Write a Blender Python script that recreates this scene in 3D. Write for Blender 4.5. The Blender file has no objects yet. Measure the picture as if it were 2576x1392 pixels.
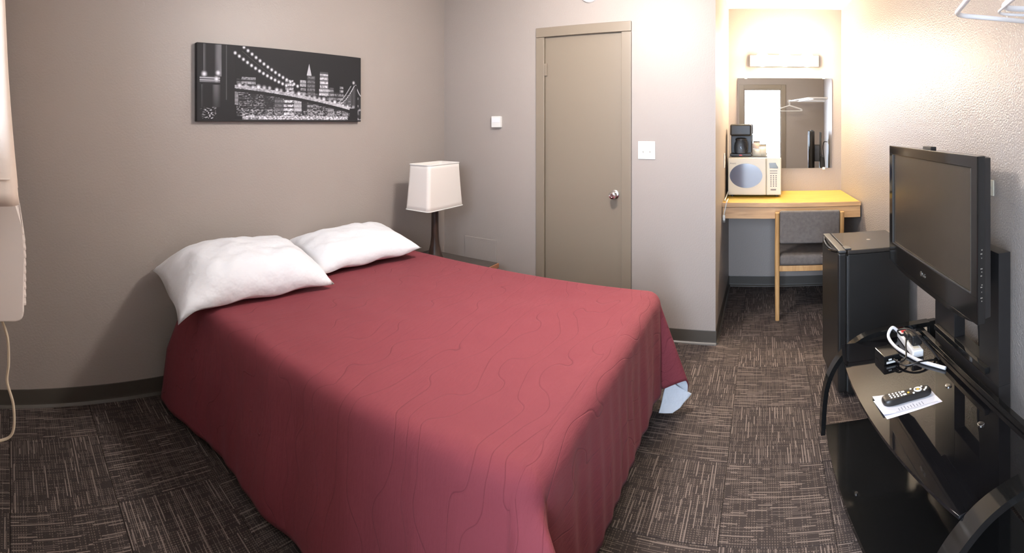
import bpy, bmesh, math, random
import numpy as np
from mathutils import Vector, Matrix, noise as mnoise
random.seed(7)
S = bpy.context.scene
COL = S.collection
PI = math.pi

# ------------------------------------------------------------------ camera
F = 1213.0                       # pixels per radian of the cylindrical panorama
XD, HY = 1924.0, 310.0           # pixel column that looks along +X, pixel row of the horizon
CZ = 1.42
cam = bpy.data.cameras.new('camera')
cam.type = 'PANO'
cam.panorama_type = 'CENTRAL_CYLINDRICAL'
cam.central_cylindrical_range_u_min = -1288.0 / F
cam.central_cylindrical_range_u_max = 1288.0 / F
cam.central_cylindrical_range_v_min = -(1392.0 - HY) / F
cam.central_cylindrical_range_v_max = HY / F
cam.central_cylindrical_radius = 1.0
cam.clip_start = 0.01
co = bpy.data.objects.new('camera', cam)
COL.objects.link(co)
co.location = (0, 0, CZ)
co.rotation_euler = (PI / 2, 0, (XD - 1288.0) / F - PI / 2)
S.camera = co

# ------------------------------------------------------------------ world, exposure
w = bpy.data.worlds.new('daylight')
S.world = w
w.use_nodes = True
bg = w.node_tree.nodes['Background']
bg.inputs['Color'].default_value = (0.70, 0.82, 1.0, 1)
bg.inputs['Strength'].default_value = 22.0
S.view_settings.view_transform = 'Standard'
S.view_settings.look = 'None'
S.view_settings.gamma = 1.0
S.view_settings.use_curve_mapping = False
S.view_settings.exposure = 0.25
S.cycles.use_adaptive_sampling = True
S.cycles.adaptive_threshold = 0.05
S.cycles.max_bounces = 6
S.cycles.diffuse_bounces = 4
S.cycles.glossy_bounces = 3
S.cycles.transmission_bounces = 4
S.cycles.caustics_reflective = False
S.cycles.caustics_refractive = False
def portal(loc, rot_, sx, sy):   # tells the renderer where daylight comes in; gives off nothing itself
    l = bpy.data.lights.new('daylight_portal', 'AREA'); l.shape = 'RECTANGLE'; l.size = sx; l.size_y = sy
    l.cycles.is_portal = True
    o = bpy.data.objects.new('daylight_portal', l); COL.objects.link(o); o.location = loc; o.rotation_euler = rot_
portal((-0.19, 0.04, 1.015), (0, -PI / 2, 0), 2.03, 0.68)
portal((-0.19, 0.91, 1.785), (0, -PI / 2, 0), 0.83, 0.82)
CEIL_W = 90.0                    # ceiling lamp
VAN_W = 310.0                    # mirror lamp

# ------------------------------------------------------------------ layout
D1, D2, D3 = 2.41, 3.074, 4.20   # picture wall (Y), door wall (X), alcove back wall (X)
YA = 0.315                       # alcove left wall (Y)
ZC = 2.42
XF = -0.12                       # window / entry wall
SL = 0.085
BETA = math.atan(SL)             # the right-hand wall runs slightly out of square
W0 = -0.672 - 4.2 * SL
cb, sb = math.cos(BETA), math.sin(BETA)
def W(u, v, z=0.0):              # u along the right wall, v out of it into the room
    return Vector((u * cb - v * sb, W0 + u * sb + v * cb, z))
def wallY(X): return W0 + X * SL

# ------------------------------------------------------------------ materials
def newmat(name):
    m = bpy.data.materials.new(name); m.use_nodes = True
    nt = m.node_tree
    return m, nt, nt.nodes['Principled BSDF']
def N(nt, typ, **kw):
    n = nt.nodes.new(typ)
    for k, v in kw.items():
        if k in ('operation', 'blend_type', 'noise_dimensions', 'wave_type', 'bands_direction', 'data_type', 'feature', 'wave_profile'):
            setattr(n, k, v)
        else:
            n.inputs[k].default_value = v
    return n
def MA(nt, op, a, b=None, c=None):
    n = nt.nodes.new('ShaderNodeMath'); n.operation = op
    for i, x in enumerate((a, b, c)):
        if x is None: continue
        if isinstance(x, (int, float)): n.inputs[i].default_value = x
        else: nt.links.new(x, n.inputs[i])
    return n.outputs[0]
def mat(name, color, rough=0.5, metal=0.0, spec=0.5, bump=None, var=None, coat=0.0, emit=None, trans=0.0, ior=None, sheen=0.0):
    m, nt, b = newmat(name)
    b.inputs['Base Color'].default_value = (*color, 1)
    b.inputs['Roughness'].default_value = rough
    b.inputs['Metallic'].default_value = metal
    b.inputs['Specular IOR Level'].default_value = spec
    b.inputs['Coat Weight'].default_value = coat
    b.inputs['Coat Roughness'].default_value = 0.05
    b.inputs['Transmission Weight'].default_value = trans
    b.inputs['Sheen Weight'].default_value = sheen
    if ior: b.inputs['IOR'].default_value = ior
    if emit:
        b.inputs['Emission Color'].default_value = (*emit[0], 1)
        b.inputs['Emission Strength'].default_value = emit[1]
    tc = nt.nodes.new('ShaderNodeTexCoord')
    if var:                       # (scale, amount): faint unevenness of the colour
        n = N(nt, 'ShaderNodeTexNoise', Scale=var[0], Detail=4.0)
        nt.links.new(tc.outputs['Object'], n.inputs['Vector'])
        r = nt.nodes.new('ShaderNodeValToRGB')
        k = var[1]
        r.color_ramp.elements[0].position = 0.3; r.color_ramp.elements[1].position = 0.7
        r.color_ramp.elements[0].color = (*[c * (1 - k) for c in color], 1)
        r.color_ramp.elements[1].color = (*[min(1, c * (1 + k)) for c in color], 1)
        nt.links.new(n.outputs['Fac'], r.inputs['Fac']); nt.links.new(r.outputs['Color'], b.inputs['Base Color'])
    if bump:                      # (scale, strength, distance)
        n = N(nt, 'ShaderNodeTexNoise', Scale=bump[0], Detail=3.0)
        nt.links.new(tc.outputs['Object'], n.inputs['Vector'])
        bp = N(nt, 'ShaderNodeBump', Strength=bump[1], Distance=bump[2])
        nt.links.new(n.outputs['Fac'], bp.inputs['Height']); nt.links.new(bp.outputs['Normal'], b.inputs['Normal'])
    return m
def wood(name, c1, c2, rough=0.4, axis=1, scale=7.0):
    m, nt, b = newmat(name)
    tc = nt.nodes.new('ShaderNodeTexCoord'); mp = nt.nodes.new('ShaderNodeMapping')
    sc = [scale * 4] * 3; sc[axis] = scale * 0.35
    mp.inputs['Scale'].default_value = sc
    nt.links.new(tc.outputs['Object'], mp.inputs['Vector'])
    n = N(nt, 'ShaderNodeTexNoise', Scale=1.0, Detail=6.0, Distortion=1.2)
    nt.links.new(mp.outputs['Vector'], n.inputs['Vector'])
    r = nt.nodes.new('ShaderNodeValToRGB')
    r.color_ramp.elements[0].position = 0.32; r.color_ramp.elements[1].position = 0.62
    r.color_ramp.elements[0].color = (*c1, 1); r.color_ramp.elements[1].color = (*c2, 1)
    nt.links.new(n.outputs['Fac'], r.inputs['Fac']); nt.links.new(r.outputs['Color'], b.inputs['Base Color'])
    b.inputs['Roughness'].default_value = rough
    return m

M = {}
WALLC = (0.365, 0.322, 0.292)
def wallmat(name, color, strength, scale=95.0):
    m, nt, b = newmat(name)
    b.inputs['Base Color'].default_value = (*color, 1)
    b.inputs['Roughness'].default_value = 0.46 if strength < 0.4 else 0.34
    b.inputs['Specular IOR Level'].default_value = 0.45
    tc = nt.nodes.new('ShaderNodeTexCoord')
    n = N(nt, 'ShaderNodeTexNoise', Scale=scale, Detail=1.0, Roughness=0.5)
    nt.links.new(tc.outputs['Object'], n.inputs['Vector'])
    h = n.outputs['Fac']
    bp = N(nt, 'ShaderNodeBump', Strength=strength, Distance=0.004)
    nt.links.new(h, bp.inputs['Height']); nt.links.new(bp.outputs['Normal'], b.inputs['Normal'])
    return m
M['wall'] = wallmat('taupe_wall_paint', WALLC, 0.22)
M['wall_rough'] = wallmat('taupe_orange_peel_paint', WALLC, 0.8, 130.0)
M['ceiling'] = mat('ceiling_paint', (0.86, 0.84, 0.81), 0.7, bump=(60, 0.3, 0.004))
M['door'] = mat('door_paint', (0.235, 0.192, 0.145), 0.36, bump=(3, 0.05, 0.01))
M['base'] = mat('vinyl_base', (0.075, 0.066, 0.055), 0.4)
M['subfloor'] = mat('subfloor', (0.03, 0.026, 0.023), 0.9)
M['white'] = mat('white_plastic', (0.80, 0.79, 0.76), 0.35)
M['whitegloss'] = mat('white_enamel', (0.85, 0.86, 0.88), 0.25)
M['cream'] = mat('cream_plastic', (0.74, 0.69, 0.57), 0.35)
M['acplastic'] = mat('ac_plastic', (0.78, 0.71, 0.67), 0.5)
M['black'] = mat('black_plastic', (0.014, 0.013, 0.013), 0.38, bump=(400, 0.08, 0.001))
M['blackgloss'] = mat('black_gloss', (0.008, 0.008, 0.008), 0.09, spec=0.5)
M['blackglass'] = mat('black_glass', (0.006, 0.006, 0.007), 0.03, spec=0.55)
M['screen'] = mat('tv_screen', (0.042, 0.034, 0.025), 0.22, spec=0.5)
M['darkgrey'] = mat('dark_grey_plastic', (0.05, 0.05, 0.05), 0.4)
M['chrome'] = mat('chrome', (0.82, 0.82, 0.84), 0.14, metal=1.0)
M['steel'] = mat('brushed_steel', (0.55, 0.54, 0.52), 0.32, metal=1.0)
M['mirror'] = mat('mirror_silver', (0.93, 0.93, 0.92), 0.012, metal=1.0)
M['pillow'] = mat('white_cotton', (0.84, 0.86, 0.90), 0.85, bump=(11, 0.45, 0.03), sheen=0.2)
M['sheet'] = mat('white_sheet', (0.80, 0.77, 0.74), 0.85, bump=(14, 0.2, 0.02))
M['lining'] = mat('white_lining', (0.72, 0.77, 0.83), 0.85, bump=(25, 0.5, 0.02))
M['boxspring'] = mat('boxspring_fabric', (0.30, 0.34, 0.38), 0.9)
M['shade'] = mat('lampshade_linen', (0.80, 0.75, 0.70), 0.8, bump=(300, 0.15, 0.001))
M['lampbase'] = wood('dark_walnut', (0.022, 0.012, 0.008), (0.05, 0.028, 0.02), 0.35, axis=2)
M['nstop'] = mat('grey_laminate', (0.065, 0.055, 0.048), 0.5, var=(30, 0.12))
M['nswood'] = wood('red_oak', (0.26, 0.10, 0.05), (0.36, 0.16, 0.08), 0.4, axis=0)
M['pine'] = wood('pine_apron', (0.42, 0.23, 0.095), (0.60, 0.36, 0.17), 0.38, axis=1)
M['pinetop'] = wood('varnished_pine_top', (0.52, 0.33, 0.045), (0.68, 0.46, 0.08), 0.28, axis=1)
M['oak'] = wood('oak_chair', (0.40, 0.22, 0.08), (0.55, 0.33, 0.14), 0.4, axis=2)
M['upholstery'] = mat('grey_upholstery', (0.135, 0.120, 0.112), 0.9, bump=(220, 0.3, 0.002), var=(40, 0.15))
M['curtain'] = mat('curtain_cloth', (0.70, 0.59, 0.51), 0.9, bump=(260, 0.2, 0.001))
M['paper'] = mat('white_paper', (0.82, 0.83, 0.90), 0.6)
M['ink'] = mat('grey_ink', (0.33, 0.35, 0.42), 0.6)
M['red'] = mat('red_rocker', (0.65, 0.03, 0.03), 0.35)
M['yellow'] = mat('yellow_rubber', (0.70, 0.50, 0.08), 0.5)
M['glass'] = mat('carafe_glass', (0.9, 0.9, 0.9), 0.02, trans=1.0, ior=1.45)
M['mwglass'] = mat('microwave_window', (0.11, 0.13, 0.21), 0.08, spec=0.6)
M['display'] = mat('display_window', (0.10, 0.11, 0.09), 0.2)
M['keys'] = mat('printed_keys', (0.20, 0.18, 0.17), 0.5)
M['fridge'] = mat('fridge_black', (0.016, 0.015, 0.014), 0.3, bump=(180, 0.12, 0.001))
M['fridgetop'] = mat('fridge_top', (0.035, 0.03, 0.026), 0.25, bump=(180, 0.1, 0.001))
M['packet'] = mat('coffee_packets', (0.55, 0.42, 0.34), 0.4)
M['cord_cream'] = mat('cream_cord', (0.62, 0.53, 0.40), 0.5)
M['lampglow'] = mat('lit_opal_glass', (0.9, 0.85, 0.8), 0.3, emit=((1.0, 0.86, 0.66), 9.0))
M['lampglow'].cycles.emission_sampling = 'NONE'
M['ceilglow'] = mat('lit_ceiling_glass', (0.9, 0.88, 0.85), 0.3, emit=((1.0, 0.90, 0.80), 6.0))

M['ceilglow'].cycles.emission_sampling = 'NONE'
def bedspread_mat():
    m, nt, b = newmat('burgundy_quilt')
    uv = nt.nodes.new('ShaderNodeUVMap'); uv.uv_map = 'sheet'
    mp = nt.nodes.new('ShaderNodeMapping'); mp.inputs['Scale'].default_value = (0.55, 1.0, 1.0)
    nt.links.new(uv.outputs['UV'], mp.inputs['Vector'])
    wv = N(nt, 'ShaderNodeTexWave', wave_type='BANDS', bands_direction='Y', wave_profile='TRI', Scale=3.9, Distortion=8.5, Detail=0.0)
    wv.inputs['Detail Scale'].default_value = 2.1
    nt.links.new(mp.outputs['Vector'], wv.inputs['Vector'])
    line = MA(nt, 'SMOOTH_MIN', MA(nt, 'MULTIPLY', wv.outputs['Fac'], 14.0), 1.0, 0.3)   # 0 on the stitch line
    fine = N(nt, 'ShaderNodeTexNoise', Scale=26.0, Detail=5.0, Roughness=0.6)
    mp2 = nt.nodes.new('ShaderNodeMapping'); mp2.inputs['Scale'].default_value = (0.6, 2.4, 1.0)
    nt.links.new(uv.outputs['UV'], mp2.inputs['Vector']); nt.links.new(mp2.outputs['Vector'], fine.inputs['Vector'])
    big = N(nt, 'ShaderNodeTexNoise', Scale=5.0, Detail=3.0)
    nt.links.new(uv.outputs['UV'], big.inputs['Vector'])
    h = MA(nt, 'ADD', MA(nt, 'MULTIPLY', line, 0.3), MA(nt, 'ADD', MA(nt, 'MULTIPLY', fine.outputs['Fac'], 0.55), MA(nt, 'MULTIPLY', big.outputs['Fac'], 1.2)))
    bp = N(nt, 'ShaderNodeBump', Strength=0.55, Distance=0.007)
    nt.links.new(h, bp.inputs['Height']); nt.links.new(bp.outputs['Normal'], b.inputs['Normal'])
    r = nt.nodes.new('ShaderNodeValToRGB')
    r.color_ramp.elements[0].color = (0.145, 0.028, 0.038, 1); r.color_ramp.elements[1].color = (0.215, 0.045, 0.058, 1)
    r.color_ramp.elements[1].position = 0.35
    nt.links.new(line, r.inputs['Fac']); nt.links.new(r.outputs['Color'], b.inputs['Base Color'])
    b.inputs['Roughness'].default_value = 0.78
    b.inputs['Specular IOR Level'].default_value = 0.2
    b.inputs['Sheen Weight'].default_value = 0.04
    b.inputs['Sheen Roughness'].default_value = 0.4
    return m
M['quilt'] = bedspread_mat()

def carpet_mat():
    m, nt, b = newmat('carpet_tile_weave')
    tc = nt.nodes.new('ShaderNodeTexCoord'); oi = nt.nodes.new('ShaderNodeObjectInfo')
    sp = nt.nodes.new('ShaderNodeSeparateXYZ'); nt.links.new(tc.outputs['Object'], sp.inputs[0])
    x, y = sp.outputs['X'], sp.outputs['Y']
    rnd = MA(nt, 'MULTIPLY', oi.outputs['Random'], 57.0)
    def dashes(a, c, pitch, width, freq, thr, seed):
        q = MA(nt, 'DIVIDE', MA(nt, 'ADD', c, 5.0), pitch)
        row = MA(nt, 'FLOOR', q); fr = MA(nt, 'FRACT', q)
        ln = MA(nt, 'LESS_THAN', MA(nt, 'ABSOLUTE', MA(nt, 'SUBTRACT', fr, 0.5)), width)
        cx = nt.nodes.new('ShaderNodeCombineXYZ')
        nt.links.new(MA(nt, 'MULTIPLY', a, freq), cx.inputs[0])
        nt.links.new(MA(nt, 'MULTIPLY', row, 7.31), cx.inputs[1])
        nt.links.new(MA(nt, 'ADD', rnd, seed), cx.inputs[2])
        n = N(nt, 'ShaderNodeTexNoise', Scale=1.0, Detail=0.0)
        nt.links.new(cx.outputs[0], n.inputs['Vector'])
        on = MA(nt, 'GREATER_THAN', n.outputs['Fac'], thr)
        return MA(nt, 'MULTIPLY', ln, on)
    main = MA(nt, 'MAXIMUM', dashes(x, y, 0.0125, 0.16, 7.0, 0.615, 0.0), MA(nt, 'MULTIPLY', dashes(x, y, 0.0073, 0.2, 11.0, 0.56, 23.0), 0.45))
    cross = dashes(y, x, 0.0090, 0.22, 5.0, 0.44, 11.0)
    speck = N(nt, 'ShaderNodeTexNoise', Scale=330.0, Detail=1.0)
    nt.links.new(tc.outputs['Object'], speck.inputs['Vector'])
    dotty = MA(nt, 'MULTIPLY', cross, MA(nt, 'GREATER_THAN', MA(nt, 'FRACT', MA(nt, 'MULTIPLY', MA(nt, 'ADD', y, 5.0), 95.0)), 0.45))
    def mix(fac, a, bcol):
        n = nt.nodes.new('ShaderNodeMix'); n.data_type = 'RGBA'
        nt.links.new(fac, n.inputs[0])
        for i, cc in ((6, a), (7, bcol)):
            if isinstance(cc, tuple): n.inputs[i].default_value = (*cc, 1)
            else: nt.links.new(cc, n.inputs[i])
        return n.outputs[2]
    ground = mix(speck.outputs['Fac'], (0.020, 0.0155, 0.015), (0.090, 0.073, 0.068))
    c1 = mix(MA(nt, 'MULTIPLY', dotty, 0.6), ground, (0.19, 0.15, 0.125))
    c2 = mix(MA(nt, 'MULTIPLY', main, 0.85), c1, (0.265, 0.215, 0.19))
    nt.links.new(c2, b.inputs['Base Color'])
    b.inputs['Roughness'].default_value = 0.95
    b.inputs['Specular IOR Level'].default_value = 0.15
    bp = N(nt, 'ShaderNodeBump', Strength=0.6, Distance=0.004)
    nt.links.new(MA(nt, 'ADD', speck.outputs['Fac'], main), bp.inputs['Height']); nt.links.new(bp.outputs['Normal'], b.inputs['Normal'])
    return m
M['carpet'] = carpet_mat()

# ------------------------------------------------------------------ mesh helpers
class B:
    def __init__(s): s.bm = bmesh.new()
    def merge(s, bm2):
        me = bpy.data.meshes.new('tmp'); bm2.to_mesh(me); bm2.free()
        s.bm.from_mesh(me); bpy.data.meshes.remove(me); return s
    def box(s, lo, hi, bev=0.0, seg=2, rot=None):
        lo, hi = Vector(lo), Vector(hi); c = (lo + hi) / 2; d = hi - lo
        b2 = bmesh.new()
        bmesh.ops.create_cube(b2, size=1.0, matrix=Matrix.Diagonal((*d, 1)))
        if bev > 0:
            bmesh.ops.bevel(b2, geom=list(b2.edges), offset=min(bev, min(d) * 0.49), segments=seg, profile=0.5, affect='EDGES')
        mt = Matrix.Translation(c)
        if rot: mt = mt @ rot
        bmesh.ops.transform(b2, matrix=mt, verts=b2.verts)
        return s.merge(b2)
    def tube(s, pts, r, seg=10, caps=True, closed=False, flat=1.0):
        pts = [Vector(p) for p in pts]; n = len(pts); rings = []
        up = Vector((0, 0, 1)); prev = None
        for i, p in enumerate(pts):
            if closed: t = pts[(i + 1) % n] - pts[i - 1]
            else: t = pts[min(i + 1, n - 1)] - pts[max(i - 1, 0)]
            t.normalize()
            if prev is None:
                a = up if abs(t.z) < 0.9 else Vector((1, 0, 0))
                nx = t.cross(a).normalized()
            else:
                nx = (prev - t * prev.dot(t))
                nx = nx.normalized() if nx.length > 1e-6 else t.cross(up).normalized()
            prev = nx; ny = t.cross(nx)
            rr = r[i] if isinstance(r, (list, tuple)) else r
            rings.append([s.bm.verts.new(p + (nx * math.cos(2 * PI * k / seg) + ny * math.sin(2 * PI * k / seg) * flat) * rr) for k in range(seg)])
        for i in range(n if closed else n - 1):
            a, c = rings[i], rings[(i + 1) % n]
            for k in range(seg):
                s.bm.faces.new((a[k], a[(k + 1) % seg], c[(k + 1) % seg], c[k]))
        if caps and not closed:
            s.bm.faces.new(rings[0][::-1]); s.bm.faces.new(rings[-1])
        return s
    def lathe(s, prof, c=(0, 0, 0), seg=32, axis='z', sx=1.0, sy=1.0):
        rings = []; c = Vector(c)
        for r, h in prof:
            ring = []
            for k in range(seg):
                a = 2 * PI * k / seg
                p = (r * math.cos(a) * sx, r * math.sin(a) * sy, h)
                if axis == 'x': p = (p[2], p[0], p[1])
                elif axis == 'y': p = (p[0], p[2], p[1])
                ring.append(s.bm.verts.new(c + Vector(p)))
            rings.append(ring)
        for i in range(len(rings) - 1):
            a, d = rings[i], rings[i + 1]
            for k in range(seg):
                s.bm.faces.new((a[k], a[(k + 1) % seg], d[(k + 1) % seg], d[k]))
        s.bm.faces.new(rings[0][::-1]); s.bm.faces.new(rings[-1])
        return s
    def prism(s, poly, fn, h0, h1, bev=0.0):
        # poly: 2-D points; fn(a, b, h) -> 3-D
        b2 = bmesh.new()
        lo = [b2.verts.new(fn(a, b, h0)) for a, b in poly]; hi = [b2.verts.new(fn(a, b, h1)) for a, b in poly]
        n = len(poly)
        b2.faces.new(lo[::-1]); b2.faces.new(hi)
        for k in range(n): b2.faces.new((lo[k], lo[(k + 1) % n], hi[(k + 1) % n], hi[k]))
        if bev: bmesh.ops.bevel(b2, geom=[e for e in b2.edges], offset=bev, segments=2, profile=0.5, affect='EDGES')
        return s.merge(b2)
    def grid(s, P):
        V = [[s.bm.verts.new(p) for p in row] for row in P]
        for i in range(len(V) - 1):
            for j in range(len(V[0]) - 1):
                s.bm.faces.new((V[i][j], V[i + 1][j], V[i + 1][j + 1], V[i][j + 1]))
        return s
    def mesh(s, name, m, sharp=40):
        bmesh.ops.recalc_face_normals(s.bm, faces=s.bm.faces)
        me = bpy.data.meshes.new(name); s.bm.to_mesh(me); s.bm.free()
        for p in me.polygons: p.use_smooth = True
        me.set_sharp_from_angle(angle=math.radians(sharp))
        if m: me.materials.append(M[m] if isinstance(m, str) else m)
        return me
    def obj(s, name, m, parent=None, loc=(0, 0, 0), rz=0.0, sharp=40):
        o = bpy.data.objects.new(name, s.mesh(name, m, sharp)); COL.objects.link(o)
        o.location = loc; o.rotation_euler = (0, 0, rz)
        if parent: o.parent = parent
        if sharp < 180:
            wn = o.modifiers.new('weighted_normals', 'WEIGHTED_NORMAL'); wn.keep_sharp = True; wn.weight = 70
        return o
def tag(o, label, cat, group=None, kind=None):
    o['label'] = label; o['category'] = cat
    if group: o['group'] = group
    if kind: o['kind'] = kind
    return o
def thing(name, label, cat, loc=(0, 0, 0), rz=0.0, group=None):
    o = bpy.data.objects.new(name, None); COL.objects.link(o)
    o.empty_display_size = 0.1
    o.location = loc; o.rotation_euler = (0, 0, rz)
    return tag(o, label, cat, group)
def struct(o, label=None, cat=None):
    o['kind'] = 'structure'
    if label: o['label'] = label
    if cat: o['category'] = cat
    return o
def text_mesh(name, body, size, depth, m, parent, mtx):
    cu = bpy.data.curves.new(name, 'FONT'); cu.body = body; cu.size = size; cu.extrude = depth; cu.align_x = 'CENTER'; cu.align_y = 'CENTER'
    to = bpy.data.objects.new('tmp_text', cu); COL.objects.link(to)
    dg = bpy.context.evaluated_depsgraph_get()
    me = bpy.data.meshes.new_from_object(to.evaluated_get(dg)); me.name = name
    bpy.data.objects.remove(to); bpy.data.curves.remove(cu)
    me.transform(mtx); me.materials.clear(); me.materials.append(M[m])
    o = bpy.data.objects.new(name, me); COL.objects.link(o); o.parent = parent
    return o
def smooth_path(pts, n=8):
    pts = [Vector(p) for p in pts]; out = []
    for i in range(len(pts) - 1):
        p0 = pts[max(i - 1, 0)]; p1 = pts[i]; p2 = pts[i + 1]; p3 = pts[min(i + 2, len(pts) - 1)]
        for k in range(n):
            t = k / n
            out.append(0.5 * ((2 * p1) + (p2 - p0) * t + (2 * p0 - 5 * p1 + 4 * p2 - p3) * t * t + (3 * p1 - p0 - 3 * p2 + p3) * t ** 3))
    out.append(pts[-1]); return out
def corner_path(pts, rad, n=7):
    pts = [Vector(p) for p in pts]; out = [pts[0]]
    for i in range(1, len(pts) - 1):
        a = (pts[i - 1] - pts[i]); c = (pts[i + 1] - pts[i])
        r = min(rad, a.length * 0.48, c.length * 0.48)
        p0 = pts[i] + a.normalized() * r; p2 = pts[i] + c.normalized() * r
        for k in range(n + 1):
            t = k / n
            out.append(p0 * (1 - t) ** 2 + pts[i] * 2 * t * (1 - t) + p2 * t * t)
    out.append(pts[-1]); return out
def rot(axis, deg): return Matrix.Rotation(math.radians(deg), 4, axis)

# ================================================================== THE ROOM
T = 0.1
fl = B().box((XF - T, -1.35, -0.08), (D3 + T, D1 + T, -0.006)).obj('floor', 'subfloor')
struct(fl, 'dark patterned carpet tile floor across the whole room', 'floor')
# carpet tiles, quarter-turned
TS = 0.40
bt = B(); g = 0.0006
bt.box((-TS / 2 + g, -TS / 2 + g, -0.006), (TS / 2 - g, TS / 2 - g, 0.0), 0.0015, 1)
tile_me = bt.mesh('carpet_tile', 'carpet', 10)
for i in range(-3, 9):
    for j in range(-6, 4):
        x1 = 3.21 - TS * i; y1 = 0.157 - TS * j
        cx, cy = x1 - TS / 2, y1 - TS / 2
        if cx < XF - 0.21 or cx > D3 + 0.2 or cy > D1 + 0.2 or cy < wallY(cx) - 0.25: continue
        if cx > D2 + 0.25 and cy > YA + 0.25: continue
        o = bpy.data.objects.new('carpet_tile', tile_me); COL.objects.link(o)
        o.location = (cx, cy, 0); o.parent = fl
        par = (i + j) % 2
        if cx < 1.2: par = 1 - par
        o.rotation_euler = (0, 0, par * PI / 2 + (PI if random.random() < 0.5 else 0))

def wallobj(name, boxes, m='wall', label=None):
    b = B()
    for lo, hi in boxes: b.box(lo, hi)
    return struct(b.obj(name, m), label, 'wall')
wallobj('wall_left', [((XF - T, D1, 0), (D2 + T, D1 + T, ZC))], label='taupe painted wall behind the head of the bed')
DY0, DY1, DZ = 0.937, 1.51, 2.035          # closet door leaf
wallobj('wall_back', [((D2, YA, 0), (D2 + T, DY0 - 0.012, ZC)), ((D2, DY1 + 0.012, 0), (D2 + T, D1, ZC)),
                      ((D2, DY0 - 0.012, DZ + 0.012), (D2 + T, DY1 + 0.012, ZC)), ((D2 + T + 0.002, DY0 - 0.1, 0), (D2 + T + 0.01, DY1 + 0.1, ZC))],
        label='taupe wall holding the flush closet door')
wallobj('wall_alcove_side', [((D2 + T, YA, 0), (D3, YA + T, ZC))], label='left side wall of the mirror alcove')
wallobj('wall_alcove_back', [((D3, wallY(D3) - 0.3, 0), (D3 + T, YA + T, ZC))], label='wall behind the mirror and the desk')
bw = B().box((-0.35, -T, 0), (D3 / cb + 0.03, 0, ZC))
struct(bw.obj('wall_right', 'wall_rough', loc=W(0, 0, 0), rz=BETA), 'textured taupe wall behind the television', 'wall')
EY0, EY1, EZ = -0.30, 0.38, 2.03           # open entry doorway the picture is taken from
WY0, WY1, WZ0, WZ1 = 0.50, 1.32, 1.37, 2.20   # window beside the curtain
wallobj('wall_front', [((XF - T, EY1, 0), (XF, WY0, ZC)), ((XF - T, WY1, 0), (XF, D1, ZC)), ((XF - T, WY0, 0), (XF, WY1, WZ0)), ((XF - T, WY0, WZ1), (XF, WY1, ZC)), ((XF - T, wallY(XF) - 0.2, 0), (XF, EY0, ZC)), ((XF - T, EY0, EZ), (XF, EY1, ZC))],
        label='wall with the open entry doorway and the air conditioner')
struct(B().box((XF - T, -1.35, ZC), (D3 + T, D1 + T, ZC + 0.08)).obj('ceiling', 'ceiling'), 'pale flat painted ceiling', 'ceiling')

def baseboard(name, length, loc, rz):      # cove base: local x along the wall, local +y out of it
    prof = [(0.0, 0.0), (0.016, 0.0), (0.014, 0.006), (0.006, 0.013), (0.0045, 0.024), (0.0045, 0.084), (0.003, 0.088), (0.0, 0.088)]
    b = B().prism([(p, q) for p, q in prof], lambda a, c, h: Vector((h, a, c)), 0.0, length)
    return struct(b.obj(name, 'base', loc=loc, rz=rz), None, None)
for nm, ln, lc, rz, lb in (
    ('baseboard_left', D2 - XF, (D2, D1, 0), PI, 'dark vinyl baseboard below the picture wall'),
    ('baseboard_back', 0.877 - YA + 0.0045, (D2, 0.877, 0), -PI / 2 + PI * 0, 'dark vinyl baseboard right of the closet door'),
    ('baseboard_corner', D1 - 1.58, (D2, D1, 0), -PI / 2, 'dark vinyl baseboard behind the nightstand'),
    ('baseboard_alcove_side', D3 - D2, (D3, YA, 0), PI, 'dark vinyl baseboard on the alcove side wall'),
    ('baseboard_alcove_back', YA - wallY(D3), (D3, YA, 0), -PI / 2, 'dark vinyl baseboard under the desk')):
    o = baseboard(nm, ln, lc, rz); o['label'] = lb; o['category'] = 'baseboard'
# mirrored so that the cove faces the room
for nm in ('baseboard_back', 'baseboard_corner', 'baseboard_alcove_back'):
    o = bpy.data.objects[nm]; o.scale = (1, -1, 1)
o = baseboard('baseboard_right', D3 / cb, W(0, 0, 0), BETA); o['label'] = 'dark vinyl baseboard on the television wall'; o['category'] = 'baseboard'

# closet door -------------------------------------------------------
dr = bpy.data.objects.new('door_1', None); COL.objects.link(dr); dr.location = (D2, (DY0 + DY1) / 2, 0)
struct(dr, 'tan flush closet door with chrome knob beside the light switch', 'door')
hw = (DY1 - DY0) / 2
B().box((0.012, -hw, 0.008), (0.05, hw, DZ), 0.002).obj('door_leaf', 'door', dr)
def casing(b, y0, y1, z0, z1): b.box((-0.016, y0, z0), (0.0, y1, z1), 0.005)
b = B(); casing(b, -hw - 0.066, -hw + 0.002, 0, DZ - 0.007); b.obj('casing', 'door', dr)
b = B(); casing(b, hw - 0.002, hw + 0.064, 0, DZ - 0.007); b.obj('casing', 'door', dr)
b = B(); casing(b, -hw - 0.066, hw + 0.064, DZ - 0.006, DZ + 0.062); b.obj('casing', 'door', dr)
b = B().box((0.0, -hw - 0.012, 0), (0.09, -hw - 0.0015, DZ + 0.012)).box((0.0, hw + 0.0015, 0), (0.09, hw + 0.012, DZ + 0.012)).box((0, -hw - 0.012, DZ + 0.002), (0.09, hw + 0.012, DZ + 0.012))
b.obj('jamb', 'door', dr)
kn = B().lathe([(0.031, 0.0), (0.031, -0.004), (0.026, -0.008), (0.011, -0.010), (0.011, -0.026), (0.017, -0.030), (0.026, -0.040), (0.027, -0.050), (0.022, -0.060), (0.012, -0.062), (0.011, -0.059)], (0.012, -hw + 0.055, 0.94), 28, 'x').obj('door_knob', 'chrome', dr)
kn['label'] = 'round chrome door knob'
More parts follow.
